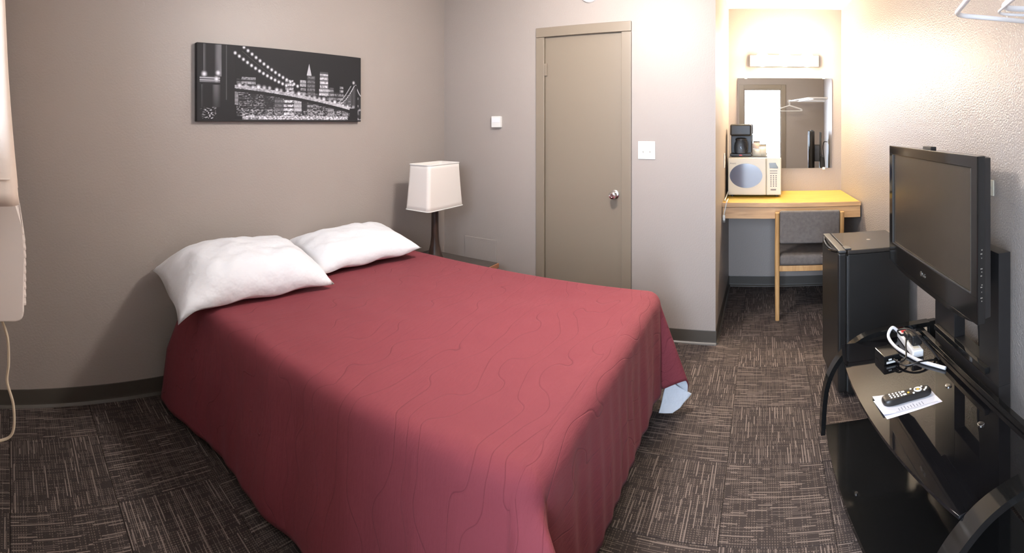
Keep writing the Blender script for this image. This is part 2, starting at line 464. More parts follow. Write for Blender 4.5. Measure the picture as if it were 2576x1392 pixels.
for hz in (1.80, 0.25):
    b = B()
    for k in range(3): b.lathe([(0.0065, -0.0135), (0.0065, 0.0135)], (-0.004 + 0.006, hw + 0.001, hz + (k - 1) * 0.029), 12)
    b.box((0.0005, hw - 0.018, hz - 0.043), (0.0118, hw - 0.003, hz + 0.043)); b.obj('hinge', 'door', dr)

# entry doorway trim (behind the camera, seen in the mirror)
tr = bpy.data.objects.new('trim_1', None); COL.objects.link(tr); tr.location = (XF, 0, 0)
struct(tr, 'brown painted frame of the open entry doorway', 'door frame')
for lo, hi in (((-0.1, EY0, 0), (0.0, EY0 + 0.03, EZ)), ((-0.1, EY1 - 0.03, 0), (0.0, EY1, EZ)), ((-0.1, EY0 + 0.03, EZ - 0.03), (0.0, EY1 - 0.03, EZ))):
    B().box(lo, hi, 0.002).obj('jamb', 'door', tr)
for lo, hi in (((0.0, EY0 - 0.07, 0), (0.018, EY0 + 0.01, EZ + 0.07)), ((0.0, EY1 - 0.01, 0), (0.018, EY1 + 0.07, EZ + 0.07)), ((0.0, EY0 + 0.01, EZ - 0.01), (0.018, EY1 - 0.01, EZ + 0.07))):
    B().box(lo, hi, 0.004).obj('casing', 'door', tr)

wi = bpy.data.objects.new('window_1', None); COL.objects.link(wi); wi.location = (XF - T / 2, (WY0 + WY1) / 2, (WZ0 + WZ1) / 2)
struct(wi, 'window with pale frame beside the beige curtain', 'window')
wa, wb = (WY1 - WY0) / 2, (WZ1 - WZ0) / 2
for lo, hi in (((-0.03, -wa, -wb), (0.03, -wa + 0.03, wb)), ((-0.03, wa - 0.03, -wb), (0.03, wa, wb)), ((-0.03, -wa + 0.03, -wb), (0.03, wa - 0.03, -wb + 0.03)), ((-0.03, -wa + 0.03, wb - 0.03), (0.03, wa - 0.03, wb))):
    B().box(lo, hi, 0.003).obj('window_frame', 'white', wi)
gm, gnt, gb = newmat('window_glass')
tb = gnt.nodes.new('ShaderNodeBsdfTransparent'); gl = gnt.nodes.new('ShaderNodeBsdfGlossy'); gl.inputs['Roughness'].default_value = 0.02
mx = gnt.nodes.new('ShaderNodeMixShader'); mx.inputs[0].default_value = 0.06
gnt.links.new(tb.outputs[0], mx.inputs[1]); gnt.links.new(gl.outputs[0], mx.inputs[2]); gnt.links.new(mx.outputs[0], gnt.nodes['Material Output'].inputs['Surface'])
B().box((-0.003, -wa + 0.03, -wb + 0.03), (0.003, wa - 0.03, wb - 0.03)).obj('pane', gm, wi)
pr_ = B().box((-1.62, -3.2, 2.40), (XF - T, 4.0, 2.55)).obj('trim_2', 'ceiling'); struct(pr_, 'pale soffit of the porch roof outside the entry door', 'porch roof')
ed = bpy.data.objects.new('light_blocking_door', None); COL.objects.link(ed); ed.location = (XF - T, EY0, 0)  # unseen open leaf, added to keep daylight off the near side of the bed
struct(ed, 'unseen brown entry door leaf added outside to block daylight toward the bed', 'door')
B().box((-0.78, -0.05, 0.01), (-0.01, -0.008, EZ - 0.02), 0.003).obj('door_leaf', 'door', ed)
B().lathe([(0.03, -0.008), (0.03, -0.004), (0.012, 0.0), (0.012, 0.02), (0.026, 0.03), (0.026, 0.045), (0.0, 0.052)], (-0.71, 0, 0.95), 24, 'y').obj('door_knob', 'chrome', ed)
gr = B().box((-9.0, -7.0, -0.16), (XF - T, 8.0, -0.02)).obj('ground', mat('concrete_walkway', (0.42, 0.41, 0.39), 0.85, var=(4, 0.15)))
struct(gr, 'pale concrete walkway outside the entry door', 'ground')
# ================================================================== LAMPS OF THE ROOM
def bulb_light(name, parent, loc, watts, radius, color):
    l = bpy.data.lights.new(name, 'POINT'); l.energy = watts; l.shadow_soft_size = radius; l.color = color
    o = bpy.data.objects.new(name, l); COL.objects.link(o); o.location = loc; o.parent = parent
    return o
cl = thing('ceiling_light', 'round opal glass ceiling lamp above the bed', 'lamp', (2.0, 0.82, ZC))
B().lathe([(0.13, 0.0), (0.13, -0.022), (0.12, -0.026)], seg=40).obj('lamp_base', 'steel', cl)
B().lathe([(0.118, -0.022), (0.116, -0.05), (0.10, -0.078), (0.07, -0.098), (0.03, -0.108), (0.005, -0.109)], seg=40).obj('lamp_shade', 'ceilglow', cl)
bulb_light('bulb_light', cl, (0, 0, -0.14), CEIL_W, 0.13, (1.0, 0.93, 0.88))

vl = thing('vanity_light', 'brightly lit wall lamp above the alcove mirror', 'lamp', (D3, -0.17, 1.96))
B().box((-0.03, -0.30, -0.05), (0.0, 0.30, 0.05), 0.006).obj('back_plate', 'white', vl)
for k in range(3):
    y = (k - 1) * 0.19
    B().lathe([(0.03, -0.03), (0.03, -0.05)], (0, y, 0), 20, 'x').obj('lamp_holder', 'chrome', vl)
    B().lathe([(0.062 * math.sin(PI * (q + 0.25) / 12.5), -0.105 + 0.062 * math.cos(PI * (q + 0.25) / 12.5)) for q in range(13)], (0, y, 0), 24, 'x').obj('globe_bulb', 'lampglow', vl)
    bulb_light('bulb_light', vl, (-0.105, y, 0), VAN_W, 0.066, (1.0, 0.80, 0.56))

# ================================================================== BED
bed = thing('bed', 'double bed with pale mattress under the burgundy bedspread', 'bed', (1.60, 1.43, 0))
def qbox(poly, z0, z1, name, m, bev):
    c = Vector((1.60, 1.43, 0))
    return B().prism(poly, lambda a, b, h: Vector((a, b, h)) - c, z0, z1, bev).obj(name, m, bed)
bp4 = [(1.005, 0.55), (2.285, 0.55), (2.31, 2.38), (0.87, 2.38)]
qbox(bp4, 0.33, 0.585, 'mattress', 'sheet', 0.035)
qbox([(1.01, 0.556), (2.275, 0.556), (2.30, 2.375), (0.875, 2.375)], 0.13, 0.328, 'box_spring', 'boxspring', 0.015)
for (lx, ly) in ((1.12, 0.72), (2.18, 0.72), (1.05, 2.25), (2.2, 2.25), (1.6, 1.45)):
    B().box((lx - 1.60 - 0.025, ly - 1.43 - 0.025, 0.0), (lx - 1.60 + 0.025, ly - 1.43 + 0.025, 0.128), 0.004).obj('leg', 'black', bed)

# bedspread: a rectangular quilt draped over three sides
R0 = 0.065
def Xn(Y): return 0.965 - 0.085 * (Y - 0.5)            # side plane towards the window
def Xf(Y): return 2.335 + 0.02 * (Y - 0.5)            # side plane towards the closet
YF, YH, ZT = 0.50, 2.25, 0.602
def drape(a, gam):                                     # arc length past the edge -> (outward, drop)
    q = R0 * PI / 2
    if a <= q: return R0 * math.sin(a / R0), R0 * (1 - math.cos(a / R0))
    return R0 + (a - q) * math.sin(gam), R0 + (a - q) * math.cos(gam)
NS_TOP, NS_SIDE, NT_TOP, NT_FOOT = 70, 34, 84, 32
DN, DF, DFT = 0.60, 0.57, 0.50                         # overhang lengths: near side, far side, foot
scoord = [('n', DN * (1 - i / NS_SIDE)) for i in range(NS_SIDE)] + [('c', i / NS_TOP) for i in range(NS_TOP + 1)] + [('f', DF * (i + 1) / NS_SIDE) for i in range(NS_SIDE)]
tcoord = [('h', DFT * (1 - i / NT_FOOT)) for i in range(NT_FOOT)] + [('t', i / NT_TOP) for i in range(NT_TOP + 1)]
rows, uvs = [], []
for tk, tv in tcoord:
    row, ur = [], []
    for sk, sv in scoord:
        yend = YH if sk == 'f' else (YH - 0.12 * max(0.0, 1 - sv / 0.12) if sk == 'c' else YH - 0.12 + 0.16 * min(1.0, max(0.0, sv - 0.05) / 0.30))
        Y = YF + R0 if tk == 'h' else (YF + R0) + (yend - YF - R0) * tv
        x0, x1 = Xn(Y) + R0, Xf(Y) - R0
        bb = tv if tk == 'h' else 0.0
        if sk == 'c': X = x0 + (x1 - x0) * sv; aa = 0.0
        elif sk == 'n': X = x0; aa = sv
        else: X = x1; aa = sv
        z = ZT
        if sk == 'c' and tk == 't': z += 0.012 * math.sin(PI * sv) * math.sin(PI * min(1, tv * 1.2 + 0.1))
        side = -1.0 if sk == 'n' else 1.0
        nz = mnoise.noise(Vector((X * 3.1 + aa * 3, Y * 3.1 - bb * 3, 1.7)))
        nz2 = mnoise.noise(Vector((X * 9.0 + aa * 8, Y * 9.0 - bb * 8, 5.2)))
        if aa == 0 and bb == 0:
            z += 0.006 * nz + 0.003 * nz2
        elif aa > 0 and bb == 0:                       # long sides
            gam = 0.03 + 0.04 * nz
            if sk == 'n': gam += 0.16 * max(0, (tv - 0.75)) * 4 * 0.6
            o_, d_ = drape(aa, gam)
            wv = (0.009 * math.sin(Y * 13 + 1.3 * math.sin(Y * 5)) + 0.003 * math.sin(Y * 41 + 2 * math.sin(Y * 7))) * min(1, aa / 0.4)
            X += side * (o_ + wv); z -= d_
        elif bb > 0 and aa == 0:                       # foot
            o_, d_ = drape(bb, 0.02 + 0.03 * nz)
            wv = (0.005 * math.sin(X * 17 + 2 * math.sin(X * 6)) + 0.0035 * math.sin(X * 57 + 3 * math.sin(X * 4))) * min(1, bb / 0.3)
            Y -= o_ + wv; z -= d_
        else:                                          # hanging corners: the cloth stands out as a fold
            r = math.hypot(aa, bb); phi = math.atan2(bb, aa)
            k = math.sin(2 * phi)
            if sk == 'f': r *= 1 - 0.20 * k ** 2
            if sk == 'n':
                gam = 0.04 + 0.62 * k ** 1.6 + 0.10 * k * math.sin(phi * 9.0)
                pd = phi + 0.20 * k
            else:
                gam = 0.04 + 0.27 * k ** 1.4 + 0.05 * k * math.sin(phi * 8)
                pd = phi + 0.35 * k
            o_, d_ = drape(r, gam)
            if z - d_ < 0.014:                          # drags on the carpet
                ex = d_ - (z - 0.014); d_ = z - 0.014; o_ += ex * 0.5
            X += side * o_ * math.cos(pd); Y -= o_ * math.sin(pd); z -= d_
        row.append(Vector((X, Y, max(z, 0.012)))); 
        ur.append((X + side * aa if sk != 'c' else X, (Y if tk == 't' else YF - bb)))
    rows.append(row); uvs.append(ur)
c0 = Vector((1.60, 1.43, 0))
bm = bmesh.new()
V = [[bm.verts.new(p - c0) for p in r] for r in rows]
lay = bm.loops.layers.uv.new('sheet')
for i in range(len(V) - 1):
    for j in range(len(V[0]) - 1):
        f = bm.faces.new((V[i][j], V[i][j + 1], V[i + 1][j + 1], V[i + 1][j]))
        for lp, (ii, jj) in zip(f.loops, ((i, j), (i, j + 1), (i + 1, j + 1), (i + 1, j))): lp[lay].uv = uvs[ii][jj]
me = bpy.data.meshes.new('bedspread'); bm.to_mesh(me); bm.free()
for p in me.polygons: p.use_smooth = True
me.materials.append(M['quilt']); me.materials.append(M['lining'])
bs = bpy.data.objects.new('bedspread', me); COL.objects.link(bs); bs.location = c0
sm = bs.modifiers.new('thickness', 'SOLIDIFY'); sm.thickness = 0.007; sm.offset = -1.0; sm.material_offset = 1; sm.material_offset_rim = 0
tag(bs, 'burgundy quilted bedspread draped over the double bed', 'bedspread')

fp = [[(2.335, 0.470, 0.150), (2.350, 0.425, 0.115), (2.362, 0.362, 0.080)],
      [(2.318, 0.490, 0.110), (2.330, 0.440, 0.078), (2.335, 0.392, 0.050)],
      [(2.300, 0.500, 0.060), (2.305, 0.468, 0.036), (2.310, 0.420, 0.026)],
      [(2.268, 0.508, 0.022), (2.280, 0.482, 0.016), (2.292, 0.445, 0.014)]]
fpg = [smooth_path(r, 5) for r in fp]
fpg = [list(q) for q in zip(*[smooth_path([fpg[i][j] for i in range(4)], 5) for j in range(len(fpg[0]))])]
b = B().grid([[p + Vector((0.0, -0.003 * math.sin(0.9 * i) * math.sin(0.7 * j), 0)) - c0 for j, p in enumerate(r)] for i, r in enumerate(fpg)])
fo = b.obj('turned_corner_lining', 'lining', bs, sharp=180); fm = fo.modifiers.new('thickness', 'SOLIDIFY'); fm.thickness = 0.005
fo['label'] = 'white lining showing at the turned-up corner'
# pillows -------------------------------------------------------------
def pillow(name, label, loc, size, rots, seed, droop=0.0):
    nx, ny = 44, 32
    def pt(i, j, sgn):
        x = -1 + 2 * i / nx; y = -1 + 2 * j / ny
        e = max(0.0, (1 - abs(x) ** 3.2)) ** 0.62 * max(0.0, (1 - abs(y) ** 3.0)) ** 0.62
        pin = 1 - 0.10 * (1 - abs(y) ** 2) * abs(x) ** 2 * 0.6
        piny = 1 - 0.12 * (1 - abs(x) ** 2) * abs(y) ** 2 * 0.6
        cr = mnoise.noise(Vector((x * 2.6 + seed, y * 2.2, seed))) * 0.10 + mnoise.noise(Vector((x * 6 + seed, y * 5, seed + 3))) * 0.075
        rim = (abs(x) ** 6 + abs(y) ** 6)
        h = sgn * size[2] * (e * (1 + cr)) + 0.010 * math.sin(9 * x + 5 * y + seed) * min(1, rim)
        h -= droop * max(0.0, -x - 0.45) ** 2 + 0.3 * droop * max(0.0, -y - 0.6) ** 2
        return Vector((x * size[0] * pin, y * size[1] * piny, h))
    b = B()
    top = [[pt(i, j, 1) for j in range(ny + 1)] for i in range(nx + 1)]
    bot = [[pt(i, j, -0.42) for j in range(ny + 1)] for i in range(nx + 1)]
    b.grid(top); b.grid([r[::-1] for r in bot])
    bmesh.ops.remove_doubles(b.bm, verts=b.bm.verts, dist=1e-5)
    o = b.obj(name, 'pillow', loc=loc, sharp=180)
    o.rotation_euler = [math.radians(q) for q in rots]
    return tag(o, label, 'pillow', 'pillows at the head of the bed')
pillow('pillow', 'plump white pillow nearest the window wall, overhanging the bed edge', (1.11, 2.10, 0.690), (0.395, 0.235, 0.135), (11, 0, -3), 1.3, 0.22)
pillow('pillow', 'white pillow beside the table lamp, tilted corner forward', (1.885, 2.165, 0.680), (0.355, 0.215, 0.105), (9, -2, -9), 4.1)

# ================================================================== CANVAS PRINT
def canvas_print(nx=640, ny=236):
    rng = np.random.default_rng(3)
    U, V_ = np.meshgrid(np.linspace(0, 1, nx), np.linspace(0, 1, ny), indexing='ij')   # U right, V_ down
    img = np.full((nx, ny), 0.010)
    def fuzz(cu, cv, seed, k=1):                       # smooth random field
        r = np.random.default_rng(seed).random((cu + 2, cv + 2))
        a = U * cu; b = V_ * cv; ia = a.astype(int); ib = b.astype(int); fa = a - ia; fb = b - ib
        return (r[ia, ib] * (1 - fa) + r[ia + 1, ib] * fa) * (1 - fb) + (r[ia, ib + 1] * (1 - fa) + r[ia + 1, ib + 1] * fa) * fb
    def blob(cx, cy, r, a):
        img[:] = np.maximum(img, a * np.exp(-(((U - cx) * 2.72) ** 2 + (V_ - cy) ** 2) / (r * r)))
    def put(m, v): img[m] = (v if np.isscalar(v) else v[m])
    def box(x0, x1, y0, y1): return (U >= x0) & (U <= x1) & (V_ >= y0) & (V_ <= y1)
    rows_ = fuzz(150, 118, 5); streak = np.clip((rows_ - 0.42) * 3.2, 0, 1) * (np.sin(V_ * 265) > -0.35)
    blocks_ = fuzz(30, 14, 6)
    # lit city under the roadway: streaks of windows over uneven building blocks
    low = box(0.205, 0.925, 0.60, 0.93)
    put(low, 0.02 + streak * np.clip((blocks_ - 0.25) * 0.85, 0.02, 0.55) * (0.55 + 0.6 * fuzz(9, 4, 8)))
    def block(x0, x1, y0, y1, lo, hi, seed, period=60.0):
        r = np.random.default_rng(seed); m = box(x0, x1, y0, y1)
        fl_ = np.sin(V_ * period * 2 * PI / 2) > -0.25
        put(m, lo + (hi - lo) * fl_ * np.clip(0.35 + 1.1 * (fuzz(210, 60, seed) - 0.35), 0, 1))
    for (x0, x1, y0, y1, lo, hi, sd_) in ((0.232, 0.31, 0.41, 0.56, .03, .34, 1), (0.205, 0.232, 0.44, 0.56, .02, .15, 2), (0.485, 0.535, 0.42, 0.60, .05, .60, 3),
            (0.575, 0.615, 0.41, 0.50, .14, .40, 4), (0.578, 0.612, 0.50, 0.68, .03, .35, 14), (0.622, 0.672, 0.34, 0.70, .04, .17, 5), (0.705, 0.762, 0.29, 0.52, .12, .62, 6),
            (0.700, 0.770, 0.52, 0.62, .14, .55, 15), (0.765, 0.80, 0.50, 0.70, .04, .30, 7), (0.842, 0.870, 0.47, 0.72, .03, .35, 8), (0.80, 0.842, 0.56, 0.74, .02, .22, 9),
            (0.475, 0.535, 0.645, 0.95, .04, .85, 91), (0.537, 0.585, 0.66, 0.86, .22, .50, 92), (0.19, 0.214, 0.60, 0.78, .14, .26, 93), (0.42, 0.47, 0.68, 0.90, .05, .16, 94),
            (0.62, 0.66, 0.72, 0.92, .03, .30, 95), (0.76, 0.80, 0.80, 0.93, .10, .32, 96), (0.86, 0.905, 0.82, 0.95, .08, .28, 97)):
        block(x0, x1, y0, y1, lo, hi, sd_, 34.0)
    put((np.abs(U - 0.634) < 0.015 * np.clip((V_ - 0.17) / 0.16, 0, 1)) & (V_ < 0.34) & (V_ > 0.17), 0.42)
    put(box(0.705, 0.762, 0.27, 0.30), 0.06)
    # waterfront glare
    put(box(0.235, 0.90, 0.925 - 0.0, 0.975), 0.10 + 0.62 * np.clip(fuzz(150, 90, 11) * 1.5 - 0.35, 0, 1))
    img[:] = np.where(box(0.235, 0.90, 0.84, 0.935), np.maximum(img, 0.5 * np.clip(fuzz(130, 100, 12) * 2.0 - 0.95, 0, 1)), img)
    put(box(0.0, 1.0, 0.975, 1.0), 0.02)
    # roadway: a bright rail with a dark girder below it
    dk = 0.525 + 0.085 * U + 0.245 * U ** 2
    put((V_ > dk - 0.030) & (V_ < dk + 0.014) & (U > 0.185) & (U < 0.985), 0.10 + 0.38 * fuzz(120, 90, 13) + 0.12 * np.clip(U * 2 - 0.8, 0, 1))
    put((V_ >= dk + 0.014) & (V_ < dk + 0.060) & (U > 0.185) & (U < 0.985), 0.012)
    for k in range(22):
        u = 0.22 + 0.034 * k; blob(u + 0.01 * rng.random(), 0.525 + 0.085 * u + 0.245 * u * u - 0.02 - 0.03 * rng.random(), 0.016 + 0.014 * rng.random(), 0.35 + 0.5 * rng.random())
    # near tower on the left, its lit faces and the road through it
    put(box(0.0, 0.195, 0.0, 1.0), 0.012)
    put(box(0.03, 0.125, 0.0, 0.42), 0.012 + 0.15 * np.clip(np.sin(U * 62 + 0.6) * 0.8 + 0.25, 0, 1) * (0.6 + 0.5 * fuzz(40, 6, 16)) * np.clip(1.2 - 1.2 * np.abs(V_ - 0.2), 0.3, 1))
    put(box(0.012, 0.116, 0.425, 0.495), 0.08 + 0.30 * (np.sin(V_ * 230) > 0.2))
    put(box(0.02, 0.125, 0.53, 0.82), 0.012 + 0.11 * np.clip(np.sin(U * 70 + 1.0), 0, 1) * (0.4 + 0.8 * fuzz(30, 8, 17)) * np.clip(1.9 - 2 * V_, 0.15, 1))
    img[:] = np.where(box(0.012, 0.10, 0.82, 0.97), np.maximum(img, 0.55 * np.clip(fuzz(140, 100, 18) * 2.4 - 1.35, 0, 1) * np.exp(-((U - 0.06) / 0.03) ** 2) * 1.4), img)
    put(box(0.1485, 0.152, 0.0, 0.72), 0.06)
    for cx, cy in ((0.035, 0.395), (0.107, 0.375), (0.098, 0.455)): blob(cx, cy, 0.028, 0.75)
    # main cables with their lamps
    def line(a0, b0, a1, b1, sag, v, w_=1):
        for t in np.linspace(0, 1, 600):
            ii = int(np.clip((a0 + (a1 - a0) * t) * (nx - 1), 0, nx - 1)); jj = int(np.clip((b0 + (b1 - b0) * t + sag * math.sin(PI * t)) * (ny - 1), 0, ny - 1))
            img[max(0, ii - w_ + 1):ii + w_, jj:jj + w_] = np.maximum(img[max(0, ii - w_ + 1):ii + w_, jj:jj + w_], v)
    for (a0, b0, a1, b1, n, sg) in ((0.245, 0.015, 0.560, 0.50, 15, 0.035), (0.197, 0.10, 0.49, 0.50, 14, 0.035)):
        line(a0, b0, a1, b1, sg, 0.07)
        for t in np.linspace(0, 1, n): blob(a0 + (a1 - a0) * t, b0 + (b1 - b0) * t + sg * math.sin(PI * t), 0.0165, 0.85)
    line(0.235, 0.07, 0.52, 0.52, 0.03, 0.06)
    # far span on the right
    line(0.835, 0.755, 0.952, 0.445, 0.05, 0.40, 2); line(0.815, 0.745, 0.925, 0.455, 0.04, 0.26, 2); line(0.962, 0.43, 0.999, 0.60, 0.02, 0.40, 2)
    put((U > 0.865) & (U < 0.955) & (V_ > 0.80 - 2.75 * (U - 0.835)) & (V_ < dk - 0.03) & (np.sin(U * 640) > 0.2) & (V_ > 0.46), 0.11)
    put(box(0.957, 0.973, 0.44, 1.0), 0.014); put(box(0.915, 0.975, 0.80, 0.975), 0.012)
    put((U > 0.975) & (V_ > 0.62) & (V_ < 0.975), 0.02 + 0.4 * np.clip(fuzz(90, 40, 19) * 2 - 1.1, 0, 1))
    blob(0.945, 0.40, 0.02, 0.5)
    img[:, :2] = 0.012; img[:, -2:] = 0.012
    return np.clip(img, 0, 1)
CX0, CX1, CZ0, CZ1 = 0.985, 2.140, 1.429, 1.853
pc = thing('canvas_picture', 'black and white canvas print of a lit bridge and night skyline', 'picture', ((CX0 + CX1) / 2, D1, (CZ0 + CZ1) / 2))
cwid, chei = (CX1 - CX0), (CZ1 - CZ0)
B().box((-cwid / 2, -0.034, -chei / 2), (cwid / 2, -0.001, chei / 2), 0.003).obj('canvas_frame', mat('canvas_edge', (0.02, 0.018, 0.018), 0.7), pc)
img = np.clip(canvas_print() * 1.15 + 0.012, 0, 1); nx, ny = img.shape
gx = np.linspace(-cwid / 2 + 0.002, cwid / 2 - 0.002, nx); gz = np.linspace(chei / 2 - 0.002, -chei / 2 + 0.002, ny)
PX, PZ = np.meshgrid(gx, gz, indexing='ij')
co3 = np.stack([PX, np.full_like(PX, -0.0346), PZ], -1).reshape(-1, 3)
idx = np.arange(nx * ny).reshape(nx, ny)
fc = np.stack([idx[:-1, :-1], idx[1:, :-1], idx[1:, 1:], idx[:-1, 1:]], -1).reshape(-1, 4)[:, ::-1]
me = bpy.data.meshes.new('printed_picture'); me.from_pydata(co3.tolist(), [], fc.tolist())
at = me.color_attributes.new('print', 'FLOAT_COLOR', 'POINT')
cc = np.ones((nx * ny, 4)); lum = img.reshape(-1)
cc[:, 0] = lum * 0.98; cc[:, 1] = lum * 0.97; cc[:, 2] = lum * 1.04
at.data.foreach_set('color', cc.astype(np.float32).reshape(-1))
pm, pnt, pb = newmat('canvas_print'); ca = pnt.nodes.new('ShaderNodeVertexColor'); ca.layer_name = 'print'
pnt.links.new(ca.outputs['Color'], pb.inputs['Base Color']); pb.inputs['Roughness'].default_value = 0.6; pb.inputs['Specular IOR Level'].default_value = 0.2
me.materials.append(pm)
po = bpy.data.objects.new('printed_picture', me); COL.objects.link(po); po.parent = pc

# ================================================================== SMALL WALL FITTINGS
th = thing('thermostat', 'small white square thermostat on the wall left of the door', 'thermostat', (D2, 1.902, 1.43))
B().box((-0.026, -0.041, -0.042), (0, 0.041, 0.042), 0.004).obj('housing', 'white', th)
B().box((-0.0275, -0.033, -0.005), (-0.0255, 0.033, 0.030), 0.0005).obj('cover_panel', 'whitegloss', th)
def switch_plate():
    t = thing('light_switch', 'white double toggle switch plate right of the closet door', 'switch', (D2, 0.768, 1.242))
    B().box((-0.006, -0.058, -0.059), (0, 0.058, 0.059), 0.003).obj('plate', 'white', t)
    for s in (-1, 1):
        B().box((-0.0075, s * 0.023 - 0.006, -0.013), (-0.005, s * 0.023 + 0.006, 0.013), 0.0008).obj('switch_slot', 'cream', t)
        B().box((-0.019, s * 0.023 - 0.0035, -0.009), (-0.004, s * 0.023 + 0.0035, 0.0), 0.0015, rot=rot('Y', -25)).obj('toggle', 'white', t)
        for q in (-1, 1): B().lathe([(0.003, -0.0075), (0.003, -0.0055)], (0, s * 0.023, q * 0.03), 10, 'x').obj('screw', 'cream', t)
switch_plate()
sd = thing('smoke_detector', 'round white smoke detector high above the closet door', 'smoke detector', (D2, 1.165, 2.308))
B().lathe([(0.068, 0.0), (0.068, -0.018), (0.062, -0.03), (0.05, -0.036), (0.018, -0.038), (0.017, -0.041), (0.0, -0.041)], seg=36, axis='x').obj('housing', 'whitegloss', sd)
B().lathe([(0.006, -0.040), (0.006, -0.043)], (0, 0.02, -0.02), 12, 'x').obj('test_button', 'cream', sd)
ap = thing('access_panel', 'flat painted access panel low on the wall behind the nightstand', 'access panel', (D2, 2.055, 0.37))
B().box((-0.009, -0.145, -0.17), (0, 0.145, 0.17), 0.003).obj('panel', 'wall', ap)
for sy, sz in ((-1, 1), (1, 1), (-1, -1), (1, -1)): B().lathe([(0.005, -0.0105), (0.005, -0.0085)], (0, sy * 0.13, sz * 0.155), 10, 'x').obj('screw', 'wall', ap)
def outlet(name, label, loc, rz, m='white', cat='outlet'):     # local +x points out of the wall
    t = thing(name, label, cat, loc, rz)
    B().box((0, -0.035, -0.057), (0.006, 0.035, 0.057), 0.003).obj('plate', m, t)
    for s in (-1, 1): B().lathe([(0.017, 0.005), (0.017, 0.0085)], (0, 0, s * 0.021), 20, 'x').obj('socket', m, t)
    return t
outlet('wall_outlet', 'cream wall outlet between the mini fridge and the TV stand', W(2.36, 0, 0.30), BETA + PI / 2, 'cream')
outlet('wall_outlet', 'white wall outlet beside the coffee maker', (3.72, YA, 1.13), -PI / 2)

# ================================================================== NIGHTSTAND AND LAMP
ns = thing('nightstand', 'low wooden nightstand with dark grey top in the corner', 'nightstand', (2.64, 2.06, 0))
B().box((-0.205, -0.30, 0.425), (0.205, 0.30, 0.452), 0.003).obj('table_top', 'nstop', ns)
B().box((-0.212, -0.305, 0.418), (-0.2, 0.305, 0.455), 0.003).obj('edge_strip', 'nswood', ns)
B().box((-0.2, -0.312, 0.418), (0.205, -0.3, 0.450), 0.003).obj('edge_strip', 'nswood', ns)
B().box((-0.19, -0.28, 0.06), (0.19, 0.28, 0.42), 0.004).obj('cabinet_body', 'nswood', ns)
B().box((-0.17, -0.300, 0.255), (0.17, -0.281, 0.405), 0.003).obj('drawer', 'nswood', ns)
B().lathe([(0.012, -0.301), (0.009, -0.31), (0.015, -0.322), (0.0, -0.326)], (0, 0, 0.33), 16, 'y').obj('drawer_knob', 'steel', ns)
for sx in (-1, 1):
    for sy in (-1, 1): B().box((sx * 0.165 - 0.02, sy * 0.25 - 0.02, 0), (sx * 0.165 + 0.02, sy * 0.25 + 0.02, 0.06), 0.003).obj('leg', 'nswood', ns)
lp = thing('table_lamp', 'table lamp with square white shade and dark flared base', 'lamp', (2.60, 2.12, 0.452))
B().lathe([(0.0, 0.0), (0.078, 0.0), (0.078, 0.012), (0.070, 0.020), (0.056, 0.045), (0.042, 0.085), (0.032, 0.13), (0.027, 0.18), (0.0255, 0.25), (0.025, 0.40), (0.012, 0.405), (0.012, 0.44)], seg=36).obj('lamp_stand', 'lampbase', lp)
def shade(z0, z1, a0, b0, a1, b1, ri=0.025):
    b = B(); rings = []
    nk = 10
    for q in range(nk + 1):
        t = q / nk; z = z0 + (z1 - z0) * t
        belly = 0.001 * math.sin(PI * t)
        a = a0 + (a1 - a0) * t - belly; c = b0 + (b1 - b0) * t - belly
        ring = []
        for (sx, sy, st) in ((1, 1, 0), (-1, 1, 90), (-1, -1, 180), (1, -1, 270)):
            for k in range(5):
                an = math.radians(st + 90 * k / 4)
                ring.append(Vector((sx * (a - ri) + ri * math.cos(an), sy * (c - ri) + ri * math.sin(an), z)))
        rings.append([b.bm.verts.new(p) for p in ring])
    n = len(rings[0])
    for i in range(nk):
        for k in range(n): b.bm.faces.new((rings[i][k], rings[i][(k + 1) % n], rings[i + 1][(k + 1) % n], rings[i + 1][k]))
    return b, rings
b, rg = shade(0.385, 0.69, 0.195, 0.105, 0.172, 0.092)
so = b.obj('lamp_shade', 'shade', lp); m2 = so.modifiers.new('thickness', 'SOLIDIFY'); m2.thickness = 0.003
for zz, aa_, bb_ in ((0.385, 0.196, 0.106), (0.688, 0.173, 0.093)):
    loop = []
    for (sx, sy, st) in ((1, 1, 0), (-1, 1, 90), (-1, -1, 180), (1, -1, 270)):
        for k in range(5):
            an = math.radians(st + 90 * k / 4); loop.append((sx * (aa_ - 0.025) + 0.025 * math.cos(an), sy * (bb_ - 0.025) + 0.025 * math.sin(an), zz))
    B().tube(loop, 0.0035, 8, closed=True).obj('trim_ring', 'white', so)
B().lathe([(0.02, 0.44), (0.022, 0.48), (0.03, 0.52), (0.03, 0.55), (0.018, 0.58), (0.0, 0.585)], seg=20).obj('bulb', 'white', lp)

# ================================================================== AIR CONDITIONER, CURTAIN, CORD
ac = thing('air_conditioner', 'off-white wall air conditioner under the window curtain', 'air conditioner', (XF, 1.50, 0.80))
prof = [(0.0, 0.0), (0.145, 0.0), (0.160, 0.004), (0.168, 0.012), (0.172, 0.03), (0.172, 0.20), (0.164, 0.30), (0.146, 0.375), (0.125, 0.41), (0.0, 0.41)]
B().prism(prof, lambda a, c, h: Vector((a, h, c)), 0.0, 0.62, 0.006).obj('housing', 'acplastic', ac)
for k in range(11):
    z = 0.04 + 0.025 * k
    B().box((0.166, 0.03, z), (0.180 - 0.0007 * max(0, k - 6) ** 2, 0.59, z + 0.011), 0.003).obj('grille_slat', 'acplastic', ac)
B().box((0.06, -0.004, 0.30), (0.064, 0.0, 0.41), 0.001, rot=rot('Y', -38)).obj('side_seam', 'white', ac)
cu = thing('curtain', 'pinkish beige window curtain hanging over the air conditioner', 'curtain', (XF, 1.36, 1.185))
P = []
